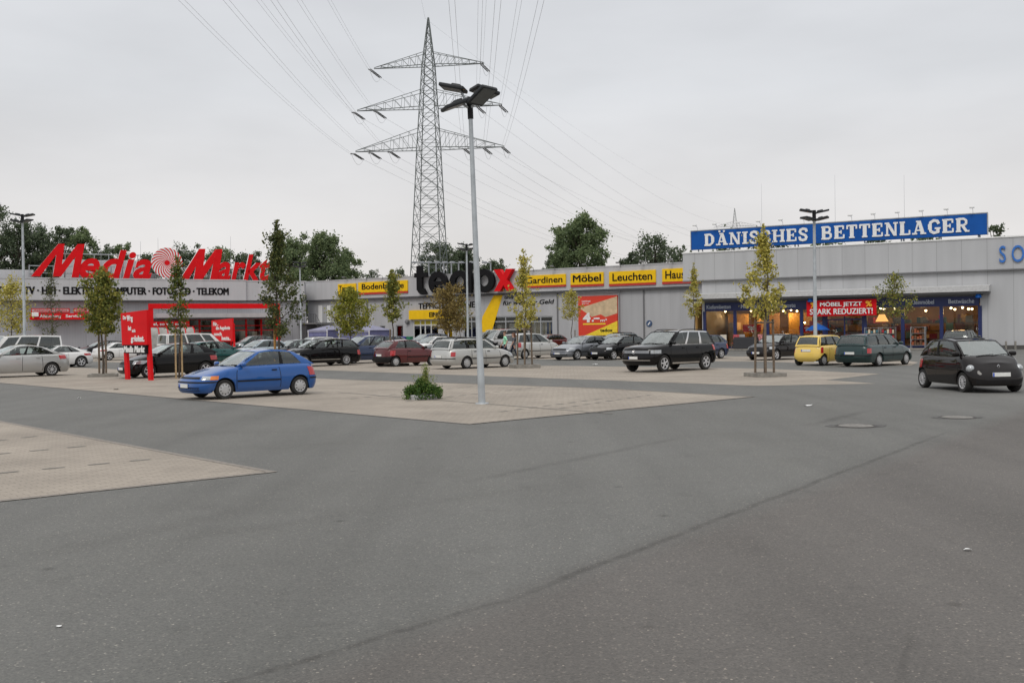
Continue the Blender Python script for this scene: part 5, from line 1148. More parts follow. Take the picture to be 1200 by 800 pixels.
def light_pole(base, H, label, r0=.085, r1=.055, lean=(0, 0), rz=.5, style=0):
    t = thing('light_pole', label, 'light pole', base, 0, 'car park light poles'); t.rotation_euler = (lean[1], lean[0], 0)
    b = MB(); b.tube([(0, 0, 0), (0, 0, .9), (0, 0, .92), (0, 0, H)], [r0 * 1.08, r0 * 1.05, r0, r1], 16); b.obj('pole', M_galv, t, 40)
    b = MB(); b.lathe([(r0 * 1.1, .03), (r0 * 2.0, .025), (r0 * 2.1, 0)], 20); b.obj('base_plate', M_galv, t)
    b = MB(); b.tube([(0, 0, H - .3), (0, 0, H + .25)], r1 * 1.4, 12); b.obj('cap', M_dark, t)
    if style == 0:
        flood(t, R(170), R(-14), .42, H + .52, .57, H); flood(t, R(25), R(16), .42, H + .42, .57, H); flood(t, R(200), R(20), .40, H + .04, .57, H); flood(t, R(-40), R(-30), .42, H + .22, .57, H)
    else:
        for k, (a, zz) in enumerate(((170, .15), (10, .12), (205, -.12), (-25, -.12))): flood(t, R(a), R(-12), .42, H + zz * 1.6, .54)
    return t
bp_ = gnd(564.8, 473); light_pole(bp_, 7.58, 'tall galvanised light pole with four floodlights, nearest to camera', .085, .052, (-.026, 0))
def pole_px(px, py, ytop, lab, style=1, lean=(0, 0)):
    b_ = gnd(px, py); H = (py - ytop) / (F_PX / b_.y); return light_pole(b_, H - .1, lab, .1, .07, lean, 0, style)
pole_px(29.5, 428, 254, 'light pole at the left edge beside the yellow tree'); pole_px(955.8, 424, 250, 'light pole before the sale banner on the right'); pole_px(548.5, 414, 288, 'far light pole standing in front of the big black letters'); pole_px(353, 411, 309, 'far light pole at the corner between the left stores')
for px, py, lab in ((1168, 408, 'low bollard at the wall, left of three'), (1179, 408, 'low bollard at the wall, middle of three'), (1190, 408, 'low bollard at the wall, right of three')):
    b = MB(); b.tube([(0, 0, 0), (0, 0, .55), (0, 0, .6)], [.07, .07, .04], 10); o = b.obj('bollard', M_conc, loc=gnd(px, py + 1.2)); tag(o, lab, 'bollard', 'bollards at the bedding store wall')
# slanted red boards
def red_board(pxl, pxr, py, ytop, ybot, label, rows, blackband, off_rz, lean):
    a, b_ = gnd(pxl, py), gnd(pxr, py + 1.2); d = b_ - a; w_ = d.length; ppm = F_PX / a.y; t = thing('advert_board', label, 'sign board', a, math.atan2(d.y, d.x), 'red advert boards')
    h0, h1 = (py - ybot) / ppm, (py - ytop) / ppm
    b = MB(); b.prism([(-.04, h0), (w_ + .02, h0 + .02), (w_ + .04, h1 + .10), (-.10, h1)], -.05, .05); b.obj('panel', M_red, t)
    for u0_, u1_ in ((.06, -.06), (w_ - .04, w_ - .16)):
        b = MB(); b.prism([(u0_ - .13 + lean, 0), (u0_ + .13 + lean, 0), (u1_ + .11, h1 * .9), (u1_ - .13, h1 * .9)], .052, .16); b.obj('post', M_red, t)
    if blackband:
        b = MB(); b.prism([(.06, h0 + .02), (w_ - .06, h0 + .02), (w_ - .06, h0 - (h1 - h0) * .26), (.12, h0 - (h1 - h0) * .24)], -.06, .045); b.obj('band', M_black, t); b = MB(); put_text(b, 'mmk', .14, w_ - .12, h0 - (h1 - h0) * .22, h0 - (h1 - h0) * .02, -.085, .02); b.obj('lettering', M_white, t)
    b = MB()
    for key, x0, x1, z0, z1 in rows: put_text(b, key, w_ * x0, w_ * x1, h0 + (h1 - h0) * z0, h0 + (h1 - h0) * z1, -.075, .02)
    b.obj('lettering', M_white, t)
red_board(145.5, 174, 444.5, 367, 404.5, 'slanted red board on two legs with white words before the black hatchback', [('weg1', .06, .2, .80, .92), ('weg2', .22, .46, .70, .93), ('weg3', .27, .39, .46, .60), ('weg4', .43, .56, .40, .50), ('weg5', .38, .92, .06, .30)], True, 0, .05)
red_board(249.5, 273.5, 418, 375.5, 400, 'plain red board with white words before the store entrance', [('f1', .08, .34, .74, .92), ('f2', .22, .9, .50, .72), ('f3', .12, .5, .27, .44), ('f4', .5, .92, .06, .26)], False, 0, 0)

# planter ring with weeds near the tall pole
bp0 = gnd(496, 467.5)
t = thing('planter_kerb', 'pale concrete tree ring overgrown with weeds left of the tall pole', 'planter', bp0, .25); b = MB(); b.lathe([(.40, 0), (.41, .11), (.39, .13), (.31, .13), (.29, .0)], 28); b.obj('ring', mat('pale_concrete', (.42, .42, .42), .85, 0, .15, 6), t, 40); b = MB(); b.lathe([(0, .09), (.30, .07)], 20); b.obj('soil', MATS['soil'], t)
t = thing('wild_shrub', 'dark green ivy with a pale upright weed growing over the concrete ring', 'shrub', bp0, 0)
pts = []
for k in range(60):
    th = rng.uniform(0, 6.28); r_ = rng.uniform(.03, .42); c = np.array([math.cos(th) * r_, math.sin(th) * r_ * .9, .20 + .17 * (1 - r_ / .45) + rng.normal(0, .035)])
    if -2.4 < th - 6.28 < -1.2 or 3.9 < th < 5.1: c[2] += .12; c[0] -= .0; c[1] *= .75
    pts += [tuple(c + rng.normal(0, .07, 3) * [1, 1, .75]) for _ in range(55)]
for th in np.linspace(0, 6.28, 26):
    if 3.95 < th < 4.5: continue
    pts += [(math.cos(th) * .45 + rng.normal(0, .05), math.sin(th) * .45 + rng.normal(0, .05), abs(rng.normal(.12, .1)) + .02) for _ in range(45)]
leaf_mesh('foliage', pts, .06, L_ivy, t, .2)
pts = []
for k in range(30):
    x, y = rng.normal(.06, .045), rng.normal(.0, .045); hh = rng.uniform(.62, 1.02)
    for q in range(44): f_ = rng.uniform(.4, 1); pts.append((x + rng.normal(0, .03), y + rng.normal(0, .03), hh * f_))
for k in range(40):
    th = rng.uniform(0, 6.28); r_ = rng.uniform(.05, .40); 
    for q in range(5): pts.append((math.cos(th) * r_ + rng.normal(0, .02), math.sin(th) * r_, .4 + rng.uniform(0, .25)))
leaf_mesh('weed_stems', pts, .055, L_weed, t, -1.2, .35)

# ================================================================== CARS
WHEELS = {}
def wheel_meshes(style, r):
    k = (style, round(r, 3))
    if k in WHEELS: return WHEELS[k]
    w = .19; t = MB(); t.lathe([(r * .64, -w / 2 + .01), (r * .9, -w / 2), (r * .985, -w * .36), (r, -w * .15), (r, w * .15), (r * .985, w * .36), (r * .9, w / 2), (r * .64, w / 2 - .01), (r * .60, 0), (r * .64, -w / 2 + .01)], 28, 'y')
    tm = t.mesh('tyre', M_tyre, 40)
    rm = MB(); fy = w / 2 - .015     # outside face towards +y
    rm.lathe([(r * .66, fy), (r * .62, fy + .004), (r * .57, fy - .02), (r * .56, fy - .07), (0, fy - .075)], 28, 'y', 1)
    rm.lathe([(r * .665, fy - .002), (r * .64, fy + .010), (r * .575, fy + .002), (r * .57, fy - .03)], 28, 'y', 0)
    if style == 'cap':
        rm.lathe([(r * .575, fy - .004), (r * .42, fy + .012), (r * .2, fy + .016), (0, fy + .018)], 28, 'y', 0)
        for q in range(9):
            th = 2 * math.pi * q / 9; c = Vector((math.cos(th) * r * .47, fy + .012, math.sin(th) * r * .47)); rm.box(c, (r * .12, .012, r * .07), 1, Matrix.Rotation(-th, 3, 'Y'))
    else:
        ns = {'five': 5, 'six': 6, 'many': 10, 'seven': 7}[style]; wd = {'five': .17, 'six': .14, 'many': .07, 'seven': .1}[style]
        for q in range(ns):
            th = 2 * math.pi * q / ns; c = Vector((math.cos(th) * r * .33, fy - .004, math.sin(th) * r * .33)); rm.box(c, (r * .54, .028, r * wd), 0, Matrix.Rotation(-th, 3, 'Y'))
        rm.lathe([(r * .13, fy - .03), (r * .12, fy + .016), (0, fy + .018)], 16, 'y', 0)
    rmm = rm.mesh('rim', [M_alloy if style != 'cap' else M_cap, M_dark], 35)
    WHEELS[k] = (tm, rmm); return WHEELS[k]
def sinterp(pts, x):
    """smooth (monotone cubic) interpolation"""
    n_ = len(pts)
    if x <= pts[0][0]: return pts[0][1]
    if x >= pts[-1][0]: return pts[-1][1]
    i = next(k for k in range(n_ - 1) if x <= pts[k + 1][0]); h = pts[i + 1][0] - pts[i][0]; t = (x - pts[i][0]) / h
    sl = [(pts[k + 1][1] - pts[k][1]) / (pts[k + 1][0] - pts[k][0]) for k in range(n_ - 1)]
    def tan(k):
        if k == 0: return sl[0]
        if k == n_ - 1: return sl[-1]
        return 0 if sl[k - 1] * sl[k] <= 0 else 2 * sl[k - 1] * sl[k] / (sl[k - 1] + sl[k])
    m0, m1 = tan(i), tan(i + 1); t2, t3 = t * t, t * t * t
    return (2 * t3 - 3 * t2 + 1) * pts[i][1] + (t3 - 2 * t2 + t) * h * m0 + (-2 * t3 + 3 * t2) * pts[i + 1][1] + (t3 - t2) * h * m1

BASE = dict(L=4.1, W=1.70, H=1.43, fo=.80, wb=2.51, r=.30, hood=.70, cowl=.93, belt=.96, tailz=.98, A0=1.12, A1=1.92, C1=3.62, C0=4.0, roofd=.05,
            pill=[(.50, .05)], doors=[(1.18, 2.52)], cf=.62, cr=.42, nose=[(0, -.10), (.25, -.01), (.45, 0), (.7, -.05), (1, -.17)], tail=[(0, -.10), (.3, 0), (.5, -.01), (.75, -.04), (1, -.10)],
            hl=(.62, .76, .56, .97), tl=(.60, .86, .74, 1.0), rim='cap', bumper='body', strip=True, rail=False, plate_f=.42, plate_r=.70, rw=(.14, .88), ws=(.05, .95), dlop=0, grille=(.60, .70, .36), rear_glass=True, dark=False, qd=.10, yr=.76)
SPECS = {
    'blue': dict(L=3.99, W=1.67, H=1.39, fo=.84, wb=2.45, r=.285, hood=.66, cowl=.90, belt=.92, tailz=.95, A0=1.22, A1=2.02, C1=3.18, C0=3.90, pill=[(.57, .045)], doors=[(1.22, 2.62)], hl=(.57, .68, .52, .98), bumper='body', plate_f=.40, nose=[(0, -.06), (.3, 0), (.5, 0), (.8, -.03), (1, -.12)], tail=[(0, -.06), (.3, 0), (.5, 0), (.8, -.05), (1, -.13)], grille=(.60, .66, .45), roofd=.06, qd=.16, ind=True),
    'hatch3': dict(), 
    'corsa': dict(L=3.73, W=1.61, H=1.42, fo=.72, wb=2.44, r=.275, hood=.70, cowl=.92, belt=.95, tailz=.98, A0=1.0, A1=1.75, C1=3.02, C0=3.60, pill=[(.55, .05)], doors=[(1.05, 2.4)], bumper='black', cf=.7, cr=.55, qd=.16, plate_r=.62),
    'hatch5': dict(L=4.2, pill=[(.40, .05), (.76, .05)], doors=[(1.18, 2.15), (2.17, 3.05)], C1=3.55, C0=4.08, rim='five'),
    'sportback': dict(L=4.30, W=1.78, H=1.47, wb=2.62, fo=.88, r=.32, hood=.72, cowl=.98, belt=1.0, tailz=1.06, A0=1.18, A1=2.1, C1=3.55, C0=4.16, pill=[(.58, .06)], doors=[(1.22, 2.65)], cf=.8, cr=.6, hl=(.62, .78, .46, .98), rim='five', qd=.22, strip=False, roofd=.10, tl=(.72, .92, .70, 1.0)),
    'sedan': dict(L=4.62, W=1.76, H=1.45, fo=.9, wb=2.68, r=.315, hood=.70, cowl=.95, belt=.98, tailz=1.0, A0=1.25, A1=2.1, C1=3.4, C0=4.12, pill=[(.42, .05), (.80, .06)], doors=[(1.28, 2.3), (2.32, 3.2)], rim='seven', cf=.7, cr=.55, roofd=.05, tl=(.74, .92, .74, 1.0), plate_r=.74),
    'primera': dict(L=4.57, W=1.76, H=1.48, fo=.95, wb=2.68, r=.315, hood=.72, cowl=.98, belt=1.0, tailz=1.02, A0=1.15, A1=2.15, C1=3.3, C0=4.22, pill=[(.42, .045), (.80, .05)], doors=[(1.28, 2.3), (2.32, 3.2)], rim='many', cf=.75, cr=.6, roofd=.09, tl=(.80, .98, .72, 1.0), strip=False, qd=.12),
    'estate': dict(L=4.52, W=1.73, H=1.46, fo=.86, wb=2.51, r=.30, hood=.70, cowl=.95, belt=.97, tailz=.98, A0=1.2, A1=1.98, C1=4.12, C0=4.42, pill=[(.33, .04), (.64, .04)], doors=[(1.2, 2.15), (2.17, 3.05)], rail=True, tl=(.62, .84, .72, 1.0), plate_r=.62, roofd=.03, qd=.05),
    'estate_big': dict(L=4.77, W=1.82, H=1.49, fo=.93, wb=2.71, r=.325, hood=.74, cowl=1.0, belt=1.02, tailz=1.05, A0=1.3, A1=2.15, C1=4.2, C0=4.62, pill=[(.33, .04), (.64, .04)], doors=[(1.3, 2.3), (2.32, 3.25)], rail=True, rim='many', strip=False, chrome=True, roofd=.05, qd=.05),
    'suv': dict(L=4.70, W=1.93, H=1.75, fo=.92, wb=2.86, r=.37, nose=[(0, -.14), (.2, -.02), (.4, 0), (.7, -.02), (.9, -.05), (1, -.10)], hood=1.02, cowl=1.15, belt=1.14, tailz=1.15, A0=1.30, A1=2.02, C1=4.18, C0=4.58, zl=.30, pill=[(.35, .04), (.67, .045)], doors=[(1.35, 2.4), (2.42, 3.4)], rail=True, rim='five', strip=False, sill=True, hl=(.80, .95, .52, .97), grille=(.80, .93, .46), plate_f=.62, tl=(.88, 1.12, .74, 1.0), plate_r=.95, roofd=.03, qd=.06, badge='round', yr=.80, silver_pill=True, cf=.75, dark=True),
    'mpv': dict(L=4.25, W=1.74, H=1.64, fo=.82, wb=2.66, r=.31, hood=.82, cowl=1.04, belt=1.04, tailz=1.06, A0=.95, A1=1.9, C1=3.85, C0=4.16, pill=[(.32, .04), (.66, .04)], doors=[(1.15, 2.15), (2.17, 3.1)], roofd=.05, qd=.05, cf=.72, hl=(.72, .88, .5, .97), tl=(.75, 1.05, .76, 1.0)),
    'van': dict(L=4.85, W=1.90, H=1.94, fo=.92, wb=2.95, r=.33, hood=.95, cowl=1.16, belt=1.14, tailz=1.15, A0=.75, A1=1.5, C1=4.65, C0=4.80, pill=[(.28, .03), (.62, .03)], doors=[(1.15, 2.1), (2.2, 3.3)], roofd=.03, cr=.3, qd=.03, hl=(.78, .95, .55, .97), tl=(.7, 1.1, .82, 1.0), yr=.82, dark=True),
    'coupe': dict(L=4.15, W=1.80, H=1.32, fo=.85, wb=2.45, r=.33, hood=.66, cowl=.88, belt=.90, tailz=.90, A0=1.28, A1=2.08, C1=2.85, C0=3.85, pill=[(.60, .05)], doors=[(1.3, 2.55)], cf=.9, cr=.8, strip=False, rim='five', roofd=.06, tl=(.70, .82, .62, .96), qd=.2, yr=.72),
    'kei': dict(L=3.41, W=1.48, H=1.43, fo=.62, wb=2.34, r=.265, hood=.74, cowl=.94, belt=.95, tailz=.93, A0=.80, A1=1.42, C1=3.06, C0=3.32, pill=[(.40, .05), (.74, .05)], doors=[(.86, 1.7), (1.72, 2.5)], cf=.55, cr=.35, roofd=.03, strip=False, tl=(.52, .88, .80, 1.0), plate_r=.72, qd=.05),
    'twingo': dict(L=3.43, W=1.60, H=1.45, fo=.62, wb=2.35, r=.28, hood=.76, cowl=.98, belt=.95, tailz=.96, A0=.72, A1=1.36, C1=2.80, C0=3.28, yr=.80, pill=[(.56, .05)], doors=[(.86, 2.12)], cf=.66, cr=.5, roofd=.05, strip=False, round_lights=True, hl=None, rim='many', plate_f=.50, nose=[(0, -.04), (.25, 0), (.45, -.01), (.7, -.08), (1, -.24)], grille=(.60, .64, .42), qd=.14, badge='diamond', sunroof=True),
}
SPECS['hatch3'].update(A1=1.98, C1=3.45, pill=[(.54, .05)], rim='five')
GLOB = dict(n=0)
def make_car(label, px, py, head, spec, pm, cat='car', rim=None, extras=(), name='parked_car', group='cars in the car park', pos=None):
    p = dict(BASE); p.update(SPECS[spec]); L, Wd, H = p['L'], p['W'] / 2, p['H']; xf, xr = L / 2, -L / 2; zl = p.get('zl', .19)
    D_ = lambda d: xf - d                              # distance from the nose -> local x
    top = [(0, p['hood'] - .06), (.12, p['hood'] - .01), (.3, p['hood'] + .03), (p['A0'], p['cowl']), (p['A0'] + .6, p['belt'] - .0), (p['C0'] - .3, p['tailz']), (L - .05, p['tailz'] - (.02 if spec not in ('sedan', 'coupe') else .03)), (L, p['tailz'] - .04)]
    zt_ = lambda x: sinterp(top, xf - x)
    wprof = [(0, .93), (.1, .965), (.35, .995), (.5, 1.0), (.72, .985), (.86, .965), (.95, .935), (1, .885)]
    noseb, tailb = p['nose'], p['tail']; cf, crr = p['cf'], p['cr']
    def outline(a, t):
        """a 0..1 front corner, 1..2 flank, 2..3 rear corner; t height 0..1 -> (x, y)"""
        w = Wd * sinterp(wprof, t); f_ = xf + sinterp(noseb, t); r_ = xr - sinterp(tailb, t)
        if a <= 1:
            th = a * math.pi / 2; return (f_ - cf + cf * max(0, math.cos(th)) ** .72, w * math.sin(th) ** .62 if a > 0 else 0)
        if a >= 2:
            th = (3 - a) * math.pi / 2; return (r_ + crr - crr * max(0, math.cos(th)) ** .66, w * math.sin(th) ** .6 if a < 3 else 0)
        q = a - 1; return ((f_ - cf) + ((r_ + crr) - (f_ - cf)) * q, w)
    xw = (xf - p['fo'], xf - p['fo'] - p['wb']); RA = p['r'] + .055
    def arch(x):
        for c in xw:
            d = abs(x - c)
            if d < RA: return p['r'] + math.sqrt(RA * RA - d * d)
        return 0
    def surf(a, t): x, y = outline(a, t); return x, y, zl + t * (zt_(x) - zl)
    def at_az(a, z):
        t = .5
        for _ in range(6): x, y = outline(a, t); t = min(1, max(0, (z - zl) / (zt_(x) - zl)))
        x, y = outline(a, t); return Vector((x, y, zl + t * (zt_(x) - zl)))
    fl0, fl1 = None, None
    As = [0, .12, .24, .36, .48, .6, .7, .8, .9, .96] + list(np.linspace(1, 2, 78)) + [2.04, 2.1, 2.2, 2.3, 2.4, 2.52, 2.64, 2.76, 2.88, 3]
    Ts = [0, .06, .14, .24, .35, .45, .55, .65, .74, .82, .89, .94, .975, 1]
    na = len(As); ring = As + As[-2:0:-1]; sg_ = [1] * na + [-1] * (na - 2); nr = len(ring)
    mb = MB(); vs = []
    for t in Ts:
        for a, s_ in zip(ring, sg_): x, y, z = surf(a, t); z = max(z, min(arch(x), zt_(x) - .05)) if arch(x) else z; vs.append((x, y * s_, z))
    fs = []; ms = []
    for i in range(len(Ts) - 1):
        for j in range(nr): fs.append((i * nr + j, i * nr + (j + 1) % nr, (i + 1) * nr + (j + 1) % nr, (i + 1) * nr + j)); ms.append(0)
    # bonnet / waist / boot cap rows and dark underside
    o = len(vs); it = (len(Ts) - 1) * nr; K = 6
    def capz(x, y): w = Wd * .885; q = min(1, abs(y) / w); return zt_(x) + .045 * (1 - q ** 2.2)
    idx = []
    for j in range(na):
        l_ = it + j; r_ = it + (nr - j) % nr; row = [l_]
        if j not in (0, na - 1):
            x, y, z = vs[l_]
            for k in range(1, K): yy = y * (1 - 2 * k / K); vs.append((x, yy, z + .045 * ((1 - (1 - 2 * k / K) ** 2) if True else 0) * min(1, abs(y) / (Wd * .5)))); row.append(len(vs) - 1)
            row.append(r_)
        idx.append(row)
    for j in range(na - 1):
        a_, b_ = idx[j], idx[j + 1]
        if len(a_) == 1:
            for k in range(K): fs.append((a_[0], b_[k], b_[k + 1])); ms.append(0)
        elif len(b_) == 1:
            for k in range(K): fs.append((a_[k], b_[0], a_[k + 1])); ms.append(0)
        else:
            for k in range(K): fs.append((a_[k], b_[k], b_[k + 1], a_[k + 1])); ms.append(0)
    for j in range(1, na - 1):
        l0, l1 = j, j + 1; r0_, r1_ = (nr - j) % nr, (nr - j - 1) % nr
        fs.append((l0, r0_, r1_, l1) if j < na - 2 else (l0, r0_, l1)); ms.append(1)
    fs.append((0, 1, nr - 1)[::-1]); ms.append(1)
    mb.v = vs; mb.f = fs; mb.m = ms
    # dark cabin floor under the glass
    base = pos if pos is not None else gnd(px, py); rz = head; GLOB['n'] += 1
    root = thing(name, label, cat, base, rz, group)
    # ---- greenhouse: belt loop -> roof loop
    yb, yr = Wd * .885, Wd * p['yr']; p['C0'] = min(p['C0'], L + p['tail'][-1][1] - .02); A0, A1, C1, C0 = (D_(p[k]) for k in ('A0', 'A1', 'C1', 'C0'))
    rH = [(A1, H - .045), (A1 - (A1 - C1) * .35, H), (C1 + (A1 - C1) * .25, H - p['roofd'] * .5), (C1, H - p['roofd'] - .02)]
    def rz_(x): return sinterp([(-q[0], q[1]) for q in rH], -x)
    NW, NSD = 8, 26
    def belt(k, q):
        if k == 'w': x = A0 + .13 * (1 - q * q) ; y = yb * .985 * q; return Vector((x, y, capz(x, y) - .02))
        if k == 's':
            x = A0 + (C0 - A0) * q; e = min(1, q * 6, (1 - q) * 6); y = yb * (.985 + .012 * e); return Vector((x, y, zt_(x) - .015))
        x = C0 - .06 * (1 - (1 - q) ** 2) * 1.0; y = yb * .985 * (1 - q); return Vector((x, y, capz(x, y) - .02))
    def roof(k, q):
        if k == 'w': x = A1 + .07 * (1 - q * q); y = yr * .94 * q; return Vector((x, y, rz_(min(x, A1)) + .03 * (1 - q * q) - .0))
        if k == 's':
            x = A1 + (C1 - A1) * q; e = math.sin(math.pi * q) ** .5 if 0 < q < 1 else 0; y = yr * (.94 + .06 * e); return Vector((x, y, rz_(x)))
        x = C1 - .05 * (1 - (1 - q) ** 2); y = yr * .94 * (1 - q); return Vector((x, y, rz_(max(x, C1)) + .03 * (1 - (1 - q) ** 2)))
    def gp(k, q, s_, off=0.0):
        b_, r_ = belt(k, q), roof(k, q); v = b_.lerp(r_, s_); bul = math.sin(math.pi * s_) * .028
        nrm = {'w': Vector((.75, 0, .66)), 's': Vector((0, 1, .25)), 'r': Vector((-.8, 0, .6))}[k].normalized()
        return v + nrm * (bul + off)
    ss = [0, .05, .5, .93, 1]
    def cells(k, qb, sb, is_win):
        """split the strip into painted cells and glass cells"""
        for i in range(len(qb) - 1):
            for j in range(len(sb) - 1):
                win = is_win(i, j); nq = max(2, int(abs(qb[i + 1] - qb[i]) * (NSD if k == 's' else NW)) + 1); ns_ = 4 if win else 2
                for side_ in ((1, -1)):
                    rows = []
                    for jj in range(ns_ + 1):
                        s_ = sb[j] + (sb[j + 1] - sb[j]) * jj / ns_; row = []
                        for ii in range(nq + 1):
                            q = qb[i] + (qb[i + 1] - qb[i]) * ii / nq; v = gp(k, q, s_, -.012 if win else 0); row.append((v.x, v.y * side_, v.z))
                        rows.append(row)
                    if win: yield (k, i, side_, rows)
                    else: mb.grid(rows, (2 if (p.get('silver_pill') and k == 's' and 0 < i < len(qb) - 2) else (3 if k == 's' and 0 < i < len(qb) - 2 and p.get('dark') is False and j == 1 else 0)), flip=(side_ == 1))
    wins = {}
    def gather(it_):
        for k, i, side_, rows in it_: wins.setdefault((k, i, side_ if k == 's' else 0), []).append((rows, side_))
    gather(cells('w', [0, .93, 1], [0, .05, .95, 1], lambda i, j: i == 0 and j == 1))
    pq = [0, .075]
    for c, w in p['pill']: pq += [c - w / 2, c + w / 2]
    pq += [1 - p['qd'], 1]
    gather(cells('s', pq, [0, .07, .90, 1], lambda i, j: j == 1 and i % 2 == 1))
    gather(cells('r', [0, .12, 1], [0, p['rw'][0], p['rw'][1], 1], lambda i, j: i == 1 and j == 1))
    # roof skin
    rows = []
    for q in [None] + list(np.linspace(0, 1, 13)) + [None]:
        row = []
        if q is None: continue
        e = roof('s', q)
        for k in range(9):
            u = 1 - 2 * k / 8; x = e.x + (.07 * (1 - u * u) if q == 0 else (-.05 * (1 - u * u) if q == 1 else 0)); row.append((x, e.y * u, e.z + .03 * (1 - u * u)))
        rows.append(row)
    mb.grid(rows, 0, flip=False)
    # make one painted body
    body = mb.obj('body', [pm, M_under, M_chrome, M_dark], root, 42, merge=.0015)
    gm = M_cglass_dark if p['dark'] else M_cglass
    nmw = {'w': 'windscreen', 's': 'side_window', 'r': 'rear_window'}
    for (k, i, sd_), lst in wins.items():
        g_ = MB()
        for rows, side_ in lst: g_.grid(rows, 0, flip=(side_ == 1))
        g_.obj(nmw[k], (M_wglass if k == 'w' else (M_cglass_dark if (p['dark'] and i > 1) else gm)), root, 60, merge=.001)
    # cabin: dark trim with seats, dashboard, wheel
    cb_ = MB(); xd = A0 - .12; zb_ = p['belt']
    cb_.box((xd - .12, 0, zb_ + .035), (.42, Wd * 1.5, .05), 0, None, .02)
    for y in (-.36, .36):
        x = xd - .95; cb_.box((x, y, zb_ + .02), (.14, .46, .42), 0, Matrix.Rotation(R(-14), 3, 'Y'), .05); cb_.box((x - .07, y, zb_ + .30), (.10, .26, .17), 0, Matrix.Rotation(R(-10), 3, 'Y'), .04)
    xb_ = max(C0 + .55, xd - 1.95)
    if xb_ < xd - 1.4:
        cb_.box((xb_, 0, zb_ + .04), (.14, Wd * 1.4, .34), 0, Matrix.Rotation(R(-14), 3, 'Y'), .05)
        for y in (-.38, .38): cb_.box((xb_ - .05, y, zb_ + .25), (.09, .25, .13), 0, None, .04)
    cb_.grid([[(x, y, max(zt_(x), 0) + .052) for y in np.linspace(-yb * .93, yb * .93, 5)] for x in np.linspace(A0 - .03, C0 + .05, 8)])
    cb_.obj('cabin', M_seat, root)
    # ---- applied parts on the body skin
    def shell(name, regs, m_, off=.008, na_=8, nz_=4, sides=(1, -1), parent=root, sep=False, lip=.02, smooth=40):
        """regs: (a0,a1,z0,z1); a raised patch following the body"""
        first = None; g_ = MB()
        for s_ in sides:
            if sep: g_ = MB()
            for a0, a1, z0, z1 in regs:
                rows = []
                for k in range(-1, nz_ + 2):
                    z = z0 + (z1 - z0) * min(1, max(0, k / nz_)); row = []
                    for q in range(-1, na_ + 2):
                        a = a0 + (a1 - a0) * min(1, max(0, q / na_)); v = at_az(a, z); e = .01; va, vb = at_az(max(0, a - e), z), at_az(min(3, a + e), z); tg = (vb - va); nr_ = Vector((tg.y, -tg.x, 0)); nr_ = -nr_ if nr_.dot(Vector((v.x * .3, v.y + .001, 0))) < 0 else nr_
                        if nr_.length > 1e-9: nr_.normalize()
                        edge = k in (-1, nz_ + 1) or q in (-1, na_ + 1)
                        if edge and ((q == -1 and a0 == 0) or (q == na_ + 1 and a1 == 3)) and k not in (-1, nz_ + 1): edge = False
                        zz = max(v.z, arch(v.x) + .004) if arch(v.x) else v.z
                        w_ = v + nr_ * (-lip if edge else off); row.append((w_.x, w_.y * s_, zz))
                    rows.append(row)
                g_.grid(rows, 0, flip=(s_ == 1))
            if sep: first = g_.obj(name, m_, parent, smooth)
        if not sep: first = g_.obj(name, m_, parent, smooth, merge=.0005)
        return first
    bm_ = M_dark if p['bumper'] == 'black' else pm
    shell('front_bumper', [(0, .985, zl + .02, p['plate_f'] + .14)], bm_, .022, 14, 5)
    shell('rear_bumper', [(2.02, 3, zl + .02, min(p['plate_r'] - .08, .56) if p['plate_r'] < .68 else .60)], bm_, .022, 14, 5)
    if p['bumper'] != 'black' and p['strip']:
        [shell('bumper_strip', [q_], M_dark, .034, 14, 1) for q_ in ((0, .985, p['plate_f'] + .085, p['plate_f'] + .125), (2.02, 3, .50, .54))]
    shell('air_intake', [(0, .5, zl + .07, zl + .17)], M_dark, .026, 8, 1)
    if p['hl']:
        z0, z1, a0, a1 = p['hl']; shell('headlight', [(a0, a1, z0, z1)], M_lens, .010, 8, 3, sep=True)
        if p.get('ind'): shell('indicator', [(.82, 1.0, z0, z1)], M_orange, .016, 5, 2, sep=True)
    if p.get('round_lights'):
        for s_ in (1, -1):
            v = at_az(.62, .66); nrm = Vector((.86, .42 * s_, .28)).normalized(); g_ = MB(); q_ = nrm.to_track_quat('Y', 'Z').to_matrix()
            g_.lathe([(.0, .075), (.055, .062), (.095, .03), (.11, -.02), (.118, -.05)], 22, 'y'); g_.v = [tuple(q_ @ Vector(w) + Vector((v.x, v.y * s_, v.z))) for w in g_.v]; g_.obj('headlight', M_lens, root, 50)
    gz0, gz1, ga = p['grille']; shell('grille', [(0, ga, gz0, gz1)], M_dark, .006, 8, 2)
    if spec == 'suv':
        shell('grille_bar', [(0, ga, gz0 + .02, gz0 + .035), (0, ga, gz0 + .06, gz0 + .075), (0, ga, gz0 + .10, gz0 + .115)], M_chrome, .014, 8, 1); shell('chrome_lip', [(0, .5, .50, .53)], M_chrome, .035, 8, 1)
        g_ = MB(); [g_.lathe([(.008, .0), (.016, .008), (.0, .012)], 6)]; 
    z0, z1, a0, a1 = p['tl']; shell('tail_light', [(2.02 + (1 - a1) * 1.0, 2.04 + (1 - a0) * 1.1, z0, z1)], M_red_lens, .012, 6, 4, sep=True)
    # number plates
    for nm_, fx, zz in (('front', 1, p['plate_f']), ('rear', -1, p['plate_r'])):
        v = at_az(0 if fx > 0 else 3, zz); g_ = MB(); xo = v.x + fx * (.034 if fx > 0 else .018 + (.0 if zz > .6 else .02))
        g_.box((xo, 0, zz), (.02, .50, .11), 0, None, .004); g_.box((xo + fx * .0115, fx * -.228 * -1 if False else -.225 * fx, zz), (.004, .04, .10), 1); g_.obj('number_plate', [M_plate, M_plate_blue], root)
